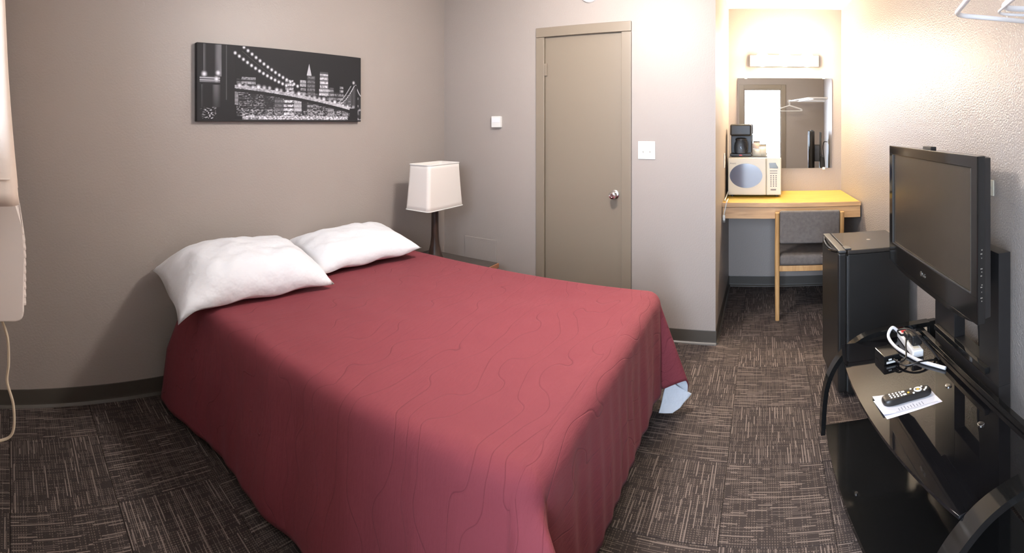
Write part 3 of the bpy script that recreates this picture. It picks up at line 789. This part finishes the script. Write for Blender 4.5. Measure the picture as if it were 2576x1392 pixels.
for i in range(61):
    t = i / 60; y = 0.0 + 0.95 * t; row = []
    for j in range(31):
        q = j / 30; zb = 0.030 if y > 0.12 else 0.0; z = zb + (1.17 - zb) * q
        dep = 0.088 + 0.018 * math.sin(t * 42 + 0.6 * math.sin(q * 3)) * (0.6 + 0.4 * (1 - q)) + 0.042 * (1 - q) ** 3 * 0.8 + 0.015 * (1 - q)
        row.append(Vector((dep * (1 if i else 0.98), y, z)))
    P.append(row)
first = [[Vector((0.012 + (p.x - 0.012) * k / 6, p.y - 0.004 * math.sin(PI * k / 6), p.z)) for p in P[0]] for k in range(6)]
b = B().grid(first + P); o = b.obj('cloth', 'curtain', cu, sharp=180); mm = o.modifiers.new('thickness', 'SOLIDIFY'); mm.thickness = 0.003
B().box((0.0, -0.006, 0.075), (0.128, -0.0035, 0.079), 0.001).obj('hem_seam', 'curtain', cu)
B().tube([(0.075, -0.06, 1.15), (0.075, 1.0, 1.15)], 0.011, 12).obj('curtain_rod', 'steel', cu)
cd = B().tube([p - Vector(ac.location) for p in smooth_path([(-0.02, 1.53, 0.80), (0.000, 1.53, 0.74), (0.004, 1.53, 0.66), (-0.001, 1.53, 0.60), (0.018, 1.53, 0.53), (0.021, 1.53, 0.46), (0.008, 1.53, 0.425), (-0.03, 1.53, 0.41), (-0.07, 1.53, 0.405), (-0.117, 1.53, 0.405)], 8)], 0.0045, 8).obj('power_cord', 'cord_cream', ac)
cd['label'] = 'cream power cord hanging below'

# ================================================================== ALCOVE: DESK, MIRROR, MICROWAVE
DZT = 0.83
dk = thing('desk', 'built-in pine desk spanning the mirror alcove', 'desk', (3.55, 0, 0))
yl, yr0, yr1 = YA, wallY(3.55) + 0.012, wallY(D3) + 0.004
B().prism([(0.0, yl), (D3 - 3.55, yl), (D3 - 3.55, yr1), (0.0, yr0)], lambda a, c, h: Vector((a, c, h)), DZT - 0.03, DZT, 0.004).obj('desk_top', 'pinetop', dk)
B().box((-0.012, yr0, DZT - 0.028), (-0.0005, yl, DZT + 0.004), 0.003).obj('front_edge', 'pine', dk)
B().box((0.002, yr0 + 0.002, DZT - 0.115), (0.022, yl - 0.002, DZT - 0.031), 0.002).obj('apron', 'pine', dk)
B().box((0.024, yl - 0.03, DZT - 0.09), (0.64, yl - 0.004, DZT - 0.031), 0.002).obj('support_rail', 'pine', dk)
B().box((0.60, yr1 + 0.04, DZT - 0.09), (D3 - 3.552, yl - 0.032, DZT - 0.031), 0.002).obj('support_rail', 'pine', dk)
mi = thing('wall_mirror', 'frameless wall mirror above the alcove desk', 'mirror', (D3, -0.175, 1.42))
MY, MZ = 0.412, 0.392
B().box((-0.006, -MY, -MZ), (-0.0005, MY, MZ)).obj('mirror_glass', 'mirror', mi)
for y in (-0.34, 0.34):
    for s in (-1, 1): B().box((-0.011, y - 0.012, s * (MZ + 0.004) - 0.010), (0, y + 0.012, s * (MZ + 0.004) + 0.010), 0.002).obj('mirror_clip', 'white', mi)

mw = thing('microwave', 'cream microwave with oval door window on the desk', 'microwave', (3.862, 0.082, DZT))
B().box((0.012, -0.212, 0.012), (0.325, 0.212, 0.312), 0.008).obj('cabinet_body', 'cream', mw)
dw = B().box((-0.014, -0.092, 0.014), (0.012, 0.213, 0.314), 0.009, 3).obj('door', 'cream', mw)
oval = [(0.136 * math.cos(2 * PI * k / 48), 0.103 * math.sin(2 * PI * k / 48)) for k in range(48)]
B().prism(oval, lambda a, c, h: Vector((h, a + 0.068, c + 0.170)), -0.0185, -0.0135, 0.0).obj('oval_trim', 'cream', dw)
B().prism([(a * 0.955, c * 0.945) for a, c in oval], lambda a, c, h: Vector((h, a + 0.068, c + 0.170)), -0.0205, -0.0186, 0.0006).obj('window', 'mwglass', dw)
text_mesh('logo', 'Avanti', 0.019, 0.0003, 'keys', dw, Matrix.Translation((-0.0145, 0.172, 0.268)) @ rot('Z', -90) @ rot('X', 90))
cp = B().box((-0.014, -0.213, 0.014), (0.012, -0.095, 0.314), 0.009, 3).obj('control_panel', 'cream', mw)
dsp = [(-0.034, 0.02), (0.018, 0.022), (0.024, 0.006), (0.037, -0.012), (0.037, -0.024), (-0.030, -0.022)]
B().prism([(-a, c) for a, c in dsp], lambda a, c, h: Vector((h, a - 0.150, c + 0.252)), -0.017, -0.0135, 0.001).obj('display', 'display', cp)
b = B()
for r_ in range(2): b.box((-0.0165, -0.182, 0.206 - r_ * 0.018), (-0.0135, -0.122, 0.211 - r_ * 0.018), 0.001)
for r_ in range(6):
    for c_ in range(3): b.lathe([(0.0055, -0.0135), (0.005, -0.0165)], (0, -0.131 - c_ * 0.0205, 0.170 - r_ * 0.0165), 10, 'x')
b.box((-0.0165, -0.172, 0.053), (-0.0135, -0.128, 0.064), 0.002)
kp = b.obj('keypad_buttons', 'keys', cp); kp['kind'] = 'stuff'
for (fx, fy) in ((0.03, -0.18), (0.03, 0.18), (0.29, -0.18), (0.29, 0.18)): B().lathe([(0.012, 0.0), (0.012, 0.013)], (fx, fy, 0), 12).obj('foot', 'black', mw)

cm = thing('coffee_maker', 'small black coffee maker standing on the microwave', 'coffee maker', (3.98, 0.195, DZT + 0.312))
B().box((-0.075, -0.088, 0.0), (0.085, 0.088, 0.022), 0.006).obj('base', 'black', cm)
B().box((0.02, -0.085, 0.02), (0.085, 0.085, 0.17), 0.006).obj('water_tank', 'black', cm)
B().box((-0.075, -0.088, 0.165), (0.085, 0.088, 0.262), 0.016, 3).obj('brew_head', 'black', cm)
cf = B().lathe([(0.0, 0.024), (0.05, 0.024), (0.057, 0.04), (0.059, 0.075), (0.052, 0.11), (0.043, 0.125), (0.044, 0.135)], (-0.025, 0, 0), 28).obj('carafe', 'glass', cm)
B().lathe([(0.046, 0.130), (0.046, 0.142), (0.03, 0.15), (0.0, 0.15)], (-0.025, 0, 0), 24).obj('carafe_lid', 'black', cf)
B().tube(smooth_path([(-0.062, -0.03, 0.128), (-0.085, -0.05, 0.115), (-0.088, -0.052, 0.07), (-0.065, -0.04, 0.05)], 6), 0.006, 8).obj('carafe_handle', 'black', cf)
B().box((-0.0765, -0.012, 0.006), (-0.0745, 0.012, 0.014)).obj('power_switch', 'red', cm)
tr_ = B().box((-0.06, -0.12, 0), (0.10, 0.17, 0.008), 0.003).obj('serving_tray', 'darkgrey', loc=(3.97, 0.10, DZT + 0.312)); tag(tr_, 'thin dark tray under the coffee maker on the microwave', 'tray')
cm.location.z += 0.008
for k, (dx, dy, hh) in enumerate(((3.96, 0.065, 0.055), (3.99, 0.02, 0.07), (4.02, 0.075, 0.10))):
    c = thing('coffee_packet', ('short foil coffee packet propped right of the coffee maker', 'foil coffee packet at the right end of the tray', 'tall foil coffee packet behind the shorter packets')[k], 'packet', (dx, dy, DZT + 0.3205), 0.3 * k - 0.2, 'coffee packets on the tray')
    P = [[Vector(((0.018 * math.sin(PI * i / 8) ** 0.7 * math.sin(PI * (j + 0.6) / 9.2) ** 0.5), -0.033 + 0.066 * i / 8, hh * j / 8)) for j in range(9)] for i in range(9)]
    b = B(); b.grid(P); b.grid([[Vector((-p.x, p.y, p.z)) for p in r] for r in P][::-1])
    bmesh.ops.remove_doubles(b.bm, verts=b.bm.verts, dist=1e-5); b.obj('pouch', 'packet' if k == 2 else 'cream', c)
    B().box((-0.0025, -0.033, hh - 0.001), (0.0025, 0.033, hh + 0.008), 0.001).obj('crimped_seal', 'white', c)
def mwp(p): return Vector(p) + Vector((3.55, 0.28, DZT)) - Vector(mw.location)
pcord = B().tube(smooth_path([mwp(p) for p in [(0.33, 0.010, 0.05), (0.20, 0.022, 0.012), (0.08, 0.022, 0.007), (0.03, 0.005, 0.012), (0.05, -0.006, 0.022), (0.02, -0.004, 0.020), (-0.022, 0.0, 0.008), (-0.024, 0.008, -0.03), (-0.023, 0.016, -0.065), (-0.023, 0.019, -0.085)]], 7), 0.0042, 8).obj('power_cord', 'white', mw)
pcord['label'] = 'white power cord with plug hanging over the desk edge'
b = B().box(mwp((-0.030, 0.010, -0.125)), mwp((-0.016, 0.028, -0.085)), 0.004)
for q in (-1, 1): b.box(mwp((-0.024, 0.019 + q * 0.005 - 0.001, -0.139)), mwp((-0.021, 0.019 + q * 0.005 + 0.001, -0.124)))
b.obj('plug', 'white', pcord)

# chair ---------------------------------------------------------------
ch = thing('chair', 'oak side chair with grey upholstery pushed under the desk', 'chair', (3.50, -0.325, 0))
hwc = 0.235
for s in (-1, 1):
    B().tube([(-0.03, s * hwc, 0.0), (0.0, s * hwc, 0.40), (-0.035, s * hwc, 0.775)], [0.016, 0.019, 0.016], 10).obj('back_leg', 'oak', ch)
    B().tube([(0.44, s * (hwc - 0.01), 0.0), (0.43, s * (hwc - 0.01), 0.40)], [0.014, 0.018], 10).obj('front_leg', 'oak', ch)
    B().box((0.0, s * (hwc - 0.005) - 0.010, 0.345), (0.435, s * (hwc - 0.005) + 0.010, 0.385), 0.004).obj('side_rail', 'oak', ch)
B().box((-0.012, -hwc + 0.015, 0.345), (0.008, hwc - 0.015, 0.385), 0.004).obj('rear_rail', 'oak', ch)
B().box((0.42, -hwc + 0.02, 0.345), (0.44, hwc - 0.02, 0.385), 0.004).obj('front_rail', 'oak', ch)
B().box((-0.02, -hwc + 0.018, 0.387), (0.45, hwc - 0.018, 0.465), 0.022, 3).obj('seat', 'upholstery', ch)
B().box((-0.045, -hwc + 0.017, 0.55), (-0.008, hwc - 0.017, 0.79), 0.014, 3, rot=rot('Y', -4)).obj('backrest', 'upholstery', ch)

# ================================================================== MINI FRIDGE
fr = thing('mini_fridge', 'black mini fridge against the wall beside the TV stand', 'fridge', W(2.495, 0.05, 0), BETA)
FW, FD, FH = 0.40, 0.395, 0.762
B().box((0, 0, 0.02), (FW, FD - 0.055, FH - 0.022), 0.005).obj('cabinet_body', 'fridge', fr)
B().box((-0.002, -0.004, FH - 0.022), (FW + 0.002, FD - 0.052, FH), 0.006, 3).obj('top_panel', 'fridgetop', fr)
dd = B().box((0, FD - 0.048, 0.03), (FW, FD, FH - 0.012), 0.012, 3).obj('door', 'fridge', fr)
B().box((0.0, FD - 0.046, FH - 0.014), (FW, FD - 0.004, FH + 0.002), 0.006).obj('door_cap', 'darkgrey', dd)
B().tube(smooth_path([(0.03, FD - 0.01, FH - 0.01), (0.10, FD + 0.006, FH - 0.02), (0.20, FD + 0.010, FH - 0.026), (0.30, FD + 0.006, FH - 0.02), (FW - 0.03, FD - 0.01, FH - 0.01)], 6), 0.009, 8).obj('door_handle', 'blackgloss', dd)
B().box((0.004, FD - 0.056, 0.03), (FW - 0.004, FD - 0.048, FH - 0.03), 0.001).obj('door_gasket', 'darkgrey', fr)
B().box((0.01, FD - 0.075, FH), (0.07, FD - 0.04, FH + 0.008), 0.003).obj('hinge_cover', 'darkgrey', fr)
B().lathe([(0.012, 0.0), (0.011, 0.0006)], (0.20, 0.17, FH), 20).obj('badge', 'steel', fr)
for fx in (0.04, FW - 0.04):
    for fy in (0.04, FD - 0.09): B().lathe([(0.016, 0), (0.016, 0.021)], (fx, fy, 0), 12).obj('foot', 'black', fr)

# ================================================================== TV STAND
U0 = 1.07
st = thing('tv_stand', 'glossy black TV stand with arched ends and glass shelves', 'tv stand', W(U0, 0.0, 0), BETA)
def shelf(z0, z1, ua, ub, vmax, uc, k, vb):
    poly = [(ua - U0, vb)] + [(u - U0, vmax - k * (u - uc) ** 2) for u in np.linspace(ua, ub, 33)] + [(ub - U0, vb)]
    return B().prism([(float(a), float(c)) for a, c in poly], lambda a, c, h: Vector((a, c, h)), z0, z1, 0.0015)
shelf(0.450, 0.460, 1.128, 2.115, 0.562, 1.72, 0.25, 0.16).obj('glass_shelf', 'blackglass', st)
shelf(0.080, 0.100, 1.128, 2.150, 0.612, 1.78, 0.20, 0.10).obj('lower_shelf', 'blackgloss', st)
prf = [(0.611, 0.075), (0.610, 0.10), (0.604, 0.20), (0.592, 0.28), (0.566, 0.348), (0.525, 0.405), (0.475, 0.447), (0.417, 0.478), (0.345, 0.494), (0.24, 0.50), (0.10, 0.50)]
prfs = [(p.x, p.y) for p in smooth_path([(a, c, 0) for a, c in prf], 4)]
def arch(ua, ub):
    th_ = 0.020; out, inn = [], []
    for i, p in enumerate(prfs):
        a = Vector(prfs[max(0, i - 1)]); c = Vector(prfs[min(len(prfs) - 1, i + 1)]); t = (c - a).normalized()
        nrm = Vector((t.y, -t.x)); out.append(Vector(p)); inn.append(Vector(p) - nrm * th_ * 1.0)
    poly = [(q.x, q.y) for q in out] + [(q.x, q.y) for q in inn[::-1]]
    b = B(); b2 = bmesh.new(); n = len(out)
    L = [[b2.verts.new((h - U0, q.x, q.y)) for q in lst] for lst in (out, inn) for h in (ua, ub)]
    oa, ob, ia, ib = L
    for i in range(n - 1):
        b2.faces.new((oa[i], oa[i + 1], ob[i + 1], ob[i])); b2.faces.new((ia[i], ib[i], ib[i + 1], ia[i + 1]))
        b2.faces.new((oa[i], ia[i], ia[i + 1], oa[i + 1])); b2.faces.new((ob[i], ob[i + 1], ib[i + 1], ib[i]))
    for i in (0, n - 1): b2.faces.new((oa[i], ob[i], ib[i], ia[i]))
    return b.merge(b2)
arch(1.072, 1.126).obj('arched_end', 'blackgloss', st)
arch(2.118, 2.160).obj('arched_end', 'blackgloss', st)
for (fu, fv) in ((1.25, 0.48), (2.05, 0.50), (1.25, 0.16), (2.05, 0.16)): B().lathe([(0.022, 0.0), (0.022, 0.0795)], (fu - U0, fv, 0), 16).obj('foot', 'black', st)
for ua in (1.08, 2.125): B().box((ua - U0, 0.06, 0.0), (ua - U0 + 0.03, 0.10, 0.50), 0.003).obj('rear_post', 'blackgloss', st)
B().box((1.075 - U0, 0.135, 0.455), (2.155 - U0, 0.158, 0.482), 0.003).obj('back_rail', 'blackgloss', st)
# TV column with cable opening
b0, b1 = 1.50 - U0, 2.02 - U0
cl_ = B().box((b0, 0.07, 0.10), (b1, 0.12, 0.50), 0.002).obj('column_panel', 'black', st)
B().box((b0, 0.07, 0.50), (1.635 - U0, 0.12, 0.965), 0.002).obj('column_stile', 'black', st)
B().box((1.835 - U0, 0.07, 0.50), (b1, 0.12, 0.965), 0.002).obj('column_stile', 'black', st)
B().box((1.635 - U0, 0.07, 0.75), (1.835 - U0, 0.12, 0.965), 0.002).obj('column_cross_panel', 'black', st)
B().box((1.635 - U0, 0.07, 0.502), (1.835 - U0, 0.12, 0.545), 0.002).obj('column_cross_panel', 'black', st)
B().box((1.56 - U0, 0.121, 0.522), (1.99 - U0, 0.140, 0.545), 0.002).obj('column_ledge', 'blackgloss', st)
for (u, v) in ((1.66, 0.235), (1.41, 0.245)): B().lathe([(0.012, 0.46), (0.012, 0.463), (0.008, 0.465)], (u - U0, v, 0), 18).obj('glass_fixing', 'chrome', st)
B().lathe([(0.006, 0.1001), (0.006, 0.104)], (1.74 - U0, 0.56, 0), 14).obj('glass_fixing', 'chrome', st)

# ================================================================== TELEVISION
tv = thing('television', 'black flat screen television mounted on the stand column', 'television', W(1.367, 0.0, 0), BETA)
TW, TZ0, TZ1, TV0 = 0.80, 0.797, 1.318, 0.283
def rr(b, u0, u1, z0, z1, v0, v1, bev=0.004): return b.box((u0, v0, z0), (u1, v1, z1), bev)
b = B()
rr(b, 0, TW, TZ1 - 0.040, TZ1, TV0 - 0.03, TV0); rr(b, 0, TW, TZ0, TZ0 + 0.085, TV0 - 0.03, TV0)
rr(b, 0, 0.042, TZ0 + 0.080, TZ1 - 0.035, TV0 - 0.03, TV0); rr(b, TW - 0.042, TW, TZ0 + 0.080, TZ1 - 0.035, TV0 - 0.03, TV0)
bz = b.obj('bezel', 'blackgloss', tv)
B().box((0.035, TV0 - 0.028, TZ0 + 0.075), (TW - 0.035, TV0 - 0.007, TZ1 - 0.032)).obj('screen', 'screen', tv)
b = B()
for lo, hi in (((0.042, TV0 - 0.006, TZ0 + 0.085), (TW - 0.042, TV0 - 0.001, TZ0 + 0.089)), ((0.042, TV0 - 0.006, TZ0 + 0.085), (0.045, TV0 - 0.001, TZ1 - 0.04)), ((TW - 0.045, TV0 - 0.006, TZ0 + 0.085), (TW - 0.042, TV0 - 0.001, TZ1 - 0.04))): b.box(lo, hi)
b.obj('screen_rim', 'darkgrey', bz)
bk = B()
bk.prism([(0.004, TV0 - 0.029), (TW - 0.004, TV0 - 0.029), (TW - 0.01, TV0 - 0.055), (TW - 0.10, TV0 - 0.085), (0.10, TV0 - 0.085), (0.01, TV0 - 0.055)], lambda a, c, h: Vector((a, c, h)), TZ0 + 0.012, TZ1 - 0.006, 0.004)
bk.obj('rear_cover', 'black', tv)
# rounded lower lip of the bezel
lip = [(float(x), float(-0.018 * (1 - ((x - 0.5) / 0.5) ** 4))) for x in np.linspace(0, 1, 25)]
b = B().prism([(a * TW * 0.92 + 0.032, c) for a, c in lip] + [(TW * 0.96, 0.004), (TW * 0.04, 0.004)], lambda a, c, h: Vector((a, h, TZ0 + c)), TV0 - 0.028, TV0 - 0.002)
b.obj('lower_lip', 'blackgloss', tv)
lgx = TW * 0.52
mfront = rot('Z', 180) @ rot('X', 90)
text_mesh('logo', 'LG', 0.022, 0.0004, 'steel', tv, Matrix.Translation((lgx - 0.012, TV0 + 0.0008, TZ0 + 0.040)) @ mfront)
B().lathe([(0.0095, 0.0), (0.0095, 0.0012)], (lgx + 0.016, TV0, TZ0 + 0.040), 20, 'y').obj('logo', 'steel', tv)
b = B()
for k, zz in enumerate((0.33, 0.318, 0.305, 0.272, 0.262, 0.25, 0.222, 0.215, 0.20, 0.182, 0.172)):
    b.box((-0.0012, TV0 - 0.018 + 0.001 * (k % 3), TZ0 + zz - 0.10), (0.0005, TV0 - 0.018 + 0.004 + 0.003 * (k % 2), TZ0 + zz - 0.097))
kk = b.obj('button_markings', 'steel', tv); kk['kind'] = 'stuff'
B().box((0.25, 0.121, 0.90), (0.55, 0.200, 1.12), 0.006).obj('mount_bracket', 'black', tv)
B().box((0.22, 0.10, 0.967), (0.58, 0.1205, 1.295), 0.004).obj('mount_plate', 'black', tv)
B().box((0.42, TV0 - 0.06, TZ1 - 0.006), (0.50, TV0 - 0.035, TZ1 + 0.010), 0.003).obj('sensor_clip', 'black', tv)

# cable plate on the wall with connector, half behind the TV
cpz = thing('cable_plate', 'small cable socket plate on the wall behind the television edge', 'socket', W(1.74, 0, 1.16), BETA + PI / 2)
B().box((0, -0.022, -0.032), (0.006, 0.022, 0.032), 0.003).obj('plate', 'cream', cpz)
B().lathe([(0.006, 0.006), (0.006, 0.02), (0.004, 0.021)], (0, 0.0, 0.0), 14, 'x').obj('coax_socket', 'chrome', cpz)
cb1 = B().tube(smooth_path([W(1.74, 0.020, 1.16), W(1.73, 0.06, 1.155), W(1.70, 0.075, 1.08), W(1.71, 0.06, 0.95), W(1.74, 0.05, 0.78), W(1.745, 0.06, 0.66), W(1.75, 0.05, 0.545), W(1.76, 0.045, 0.30), W(1.78, 0.04, 0.105)], 8), 0.0055, 8).obj('cable', 'black')
tag(cb1, 'black coaxial cable dropping behind the stand column', 'cable')

# ================================================================== THINGS ON THE STAND
ZS = 0.4602
ps = thing('power_strip', 'white power strip with red switch on the glass shelf', 'power strip', W(2.03, 0.245, ZS), BETA - 0.05)
B().box((-0.13, -0.024, 0), (0.085, 0.024, 0.030), 0.006, 3).obj('housing', 'whitegloss', ps)
B().box((0.050, -0.012, 0.029), (0.078, 0.012, 0.037), 0.003).obj('rocker_switch', 'red', ps)
for k in range(4): B().box((-0.10 + 0.036 * k - 0.012, -0.013, 0.0295), (-0.10 + 0.036 * k + 0.012, 0.013, 0.031), 0.0005).obj('socket', 'cream', ps)
for k, (u, hh) in enumerate(((2.022, 0.026), (1.960, 0.042))):
    a = thing('plug_adapter', ('black plug adapter nearest the red switch of the power strip', 'black plug adapter at the column end of the power strip')[k], 'adapter', W(u, 0.243, ZS + 0.0315), BETA)
    B().box((-0.022, -0.026, 0), (0.022, 0.02, hh), 0.006, 3).obj('housing', 'black', a)
    B().tube([(0, 0.02, hh * 0.6), (0, 0.035, hh * 0.6)], 0.005, 8).obj('strain_relief', 'black', a)
def cable(name, label, pts, r, m):
    return tag(B().tube(smooth_path(pts, 8), r, 8).obj(name, m), label, 'cable')
cable('power_cable', 'thick white cord looping beside the power strip', [W(2.108, 0.250, ZS + 0.012), W(2.114, 0.285, ZS + 0.045), W(2.09, 0.315, ZS + 0.022), W(2.02, 0.312, ZS + 0.008), W(1.94, 0.292, ZS + 0.0075), W(1.86, 0.262, ZS + 0.0075), W(1.80, 0.22, ZS + 0.0075), W(1.765, 0.195, ZS + 0.0075)], 0.007, 'whitegloss')
cable('device_cable', 'thin black cord arching from the power strip toward the column', [W(2.022, 0.280, ZS + 0.047), W(2.01, 0.300, ZS + 0.075), W(1.97, 0.262, ZS + 0.09), W(1.91, 0.23, ZS + 0.065), W(1.87, 0.20, ZS + 0.03), W(1.84, 0.185, ZS + 0.006)], 0.004, 'black')
cable('device_cable', 'thin black cord running from the cable box to the strip', [W(1.885, 0.365, ZS + 0.022), W(1.86, 0.35, ZS + 0.02), W(1.88, 0.315, ZS + 0.022), W(1.93, 0.295, ZS + 0.045), W(1.960, 0.281, ZS + 0.057)], 0.0035, 'black')
cable('device_cable', 'second thin black cord lying from the cable box to the back rail', [W(1.885, 0.355, ZS + 0.012), W(1.84, 0.33, ZS + 0.012), W(1.83, 0.27, ZS + 0.0205), W(1.85, 0.20, ZS + 0.0045)], 0.0035, 'black')
bx = thing('cable_box', 'small black cable adapter box on the glass shelf', 'cable box', W(1.935, 0.375, ZS), BETA + 0.12)
B().box((-0.045, -0.035, 0), (0.045, 0.035, 0.036), 0.004).obj('housing', 'blackgloss', bx)
B().box((-0.0475, -0.025, 0.006), (-0.0445, 0.025, 0.014), 0.001).obj('connector', 'white', bx)
B().box((-0.0475, 0.002, 0.018), (-0.0445, 0.016, 0.024), 0.001).obj('connector', 'white', bx)
pp = []
for k, (dx, dy, an, lab) in enumerate(((-0.012, 0.003, 0.07, 'lower white leaflet under the remote, edge showing'), (0.0, 0.004, 0.0, 'upper white printed leaflet directly under the remote'))):
    t = thing('leaflet', lab, 'paper', W(1.638 + dx, 0.405 + dy, ZS + 0.0012 * k), BETA + PI / 2 + 0.03 + an, 'leaflets on the glass shelf')
    P = [[Vector((-0.105 + 0.21 * i / 10, -0.056 + 0.112 * j / 6, 0.0006 + (0.004 * max(0, (i - 7) / 3) ** 2 if k else 0))) for j in range(7)] for i in range(11)]
    b = B(); b.grid(P); b.grid([[p - Vector((0, 0, 0.0006)) for p in r] for r in P][::-1]); b.obj('sheet', 'paper', t)
    if k:
        b = B()
        for q in range(9): b.box((-0.045 + 0.011 * q, 0.030 + 0.003 * (q % 3), 0.0007), (-0.045 + 0.011 * q + 0.003, 0.049, 0.0010))
        b.box((-0.095, 0.0520, 0.0007), (0.07, 0.0532, 0.0010))
        pr = b.obj('printed_lines', 'ink', t); pr['kind'] = 'stuff'
rm = thing('remote_control', 'black remote control with white buttons lying on the leaflets', 'remote control', W(1.643, 0.405, ZS + 0.0028), BETA + PI / 2 + 0.05)
def outline(n=40):
    pts = []
    for k in range(n):
        a = 2 * PI * k / n; c, s = math.cos(a), math.sin(a)
        x = 0.092 * (abs(c) ** 0.55) * (1 if c >= 0 else -1); y = 0.024 * (abs(s) ** 0.6) * (1 if s >= 0 else -1)
        y *= 1 - 0.14 * math.cos(x / 0.092 * PI * 0.9 + 0.4); pts.append((x, y))
    return pts
ol = outline()
b = B(); rg = []
for z, k in ((0.0, 0.90), (0.004, 0.98), (0.010, 1.0), (0.016, 0.97), (0.020, 0.88), (0.0215, 0.70)):
    rg.append([b.bm.verts.new((x * (1 - (1 - k) * 0.4), y * k, z)) for x, y in ol])
for i in range(len(rg) - 1):
    for k in range(len(ol)): b.bm.faces.new((rg[i][k], rg[i][(k + 1) % len(ol)], rg[i + 1][(k + 1) % len(ol)], rg[i + 1][k]))
b.bm.faces.new(rg[0][::-1]); b.bm.faces.new(rg[-1])
rb = b.obj('housing', 'black', rm)
# local +x = towards the screen-left end in the picture
b = B()
for i in range(4):
    for j in range(3): b.lathe([(0.0036, 0.0205), (0.0034, 0.0232)], (0.062 - 0.0125 * i, (j - 1) * 0.0105, 0), 12)
for (x, y) in ((-0.020, 0.013), (-0.020, -0.013), (-0.062, 0.012), (-0.062, -0.012), (-0.075, 0.0), (-0.07, 0.006)): b.lathe([(0.004, 0.0205), (0.0038, 0.0232)], (x, y, 0), 12)
b.box((0.006, -0.013, 0.0205), (0.018, -0.004, 0.0232), 0.0015).box((0.006, 0.004, 0.0205), (0.018, 0.013, 0.0232), 0.0015)
bt_ = b.obj('buttons', 'white', rm); bt_['kind'] = 'stuff'
ring = [(0.0125 * math.cos(2 * PI * k / 24), 0.0105 * math.sin(2 * PI * k / 24)) for k in range(24)]
B().tube([(a - 0.042, c, 0.0225) for a, c in ring], 0.0030, 8, closed=True).obj('navigation_ring', 'white', rm)
B().lathe([(0.006, 0.0205), (0.0055, 0.0235)], (-0.042, 0, 0), 16).obj('ok_button', 'yellow', rm)
B().lathe([(0.0042, 0.0205), (0.004, 0.0233)], (-0.004, 0.004, 0), 14).obj('guide_button', 'yellow', rm)

# ================================================================== CLOTHES RACK
rk = thing('clothes_rack', 'white tubular clothes rack high on the television wall', 'clothes rack', W(0, 0, 1.785), BETA)
B().tube(corner_path([(1.49, 0.001, 0), (1.535, 0.275, 0), (0.47, 0.60, 0), (0.40, 0.001, 0)], 0.055, 10), 0.0085, 12, flat=1.0).obj('outer_rail', 'whitegloss', rk)
B().tube(corner_path([(1.30, 0.001, 0.004), (1.385, 0.185, 0.004), (0.62, 0.43, 0.004), (0.56, 0.001, 0.004)], 0.05, 10), 0.0095, 12).obj('inner_rail', 'whitegloss', rk)
B().tube(corner_path([(1.315, 0.001, -0.014), (1.398, 0.197, -0.014), (0.60, 0.45, -0.014), (0.54, 0.001, -0.014)], 0.05, 10), 0.0045, 10).obj('lower_rail', 'whitegloss', rk)
for u in (1.49, 1.30, 0.56, 0.40): B().lathe([(0.018, 0.0), (0.018, 0.006), (0.012, 0.009)], (u, 0, 0), 18, 'y').obj('wall_flange', 'whitegloss', rk)
def hanger(label, u, v, an):
    h = thing('coat_hanger', label, 'hanger', W(u, v, 1.785), BETA + an, 'hangers on the clothes rack')
    hk = [(0, 0.0, -0.075), (0, 0.0, -0.035)] + [(0, 0.016 * math.sin(t) - 0.0, -0.008 - 0.016 * 0 + 0.017 * -math.cos(t)) for t in np.linspace(0.2, PI + 0.9, 12)]
    B().tube([(0, 0, -0.075), (0, 0, -0.03), (0, 0.014, -0.018), (0, 0.020, -0.002), (0, 0.014, 0.014), (0, 0, 0.0185), (0, -0.014, 0.012)], 0.0028, 8).obj('hook', 'white', h)
    B().tube(corner_path([(0, 0.0, -0.075), (0, 0.195, -0.135), (0, 0.205, -0.165), (0, -0.205, -0.165), (0, -0.195, -0.135), (0, 0.0, -0.075)], 0.02, 6), 0.006, 8).obj('hanger_body', 'white', h)
hanger('white plastic hanger on the rack, facing the mirror', 0.56, 0.573, 0.10)
hanger('white plastic hanger on the rack nearer the entry door', 0.49, 0.592, -0.12)
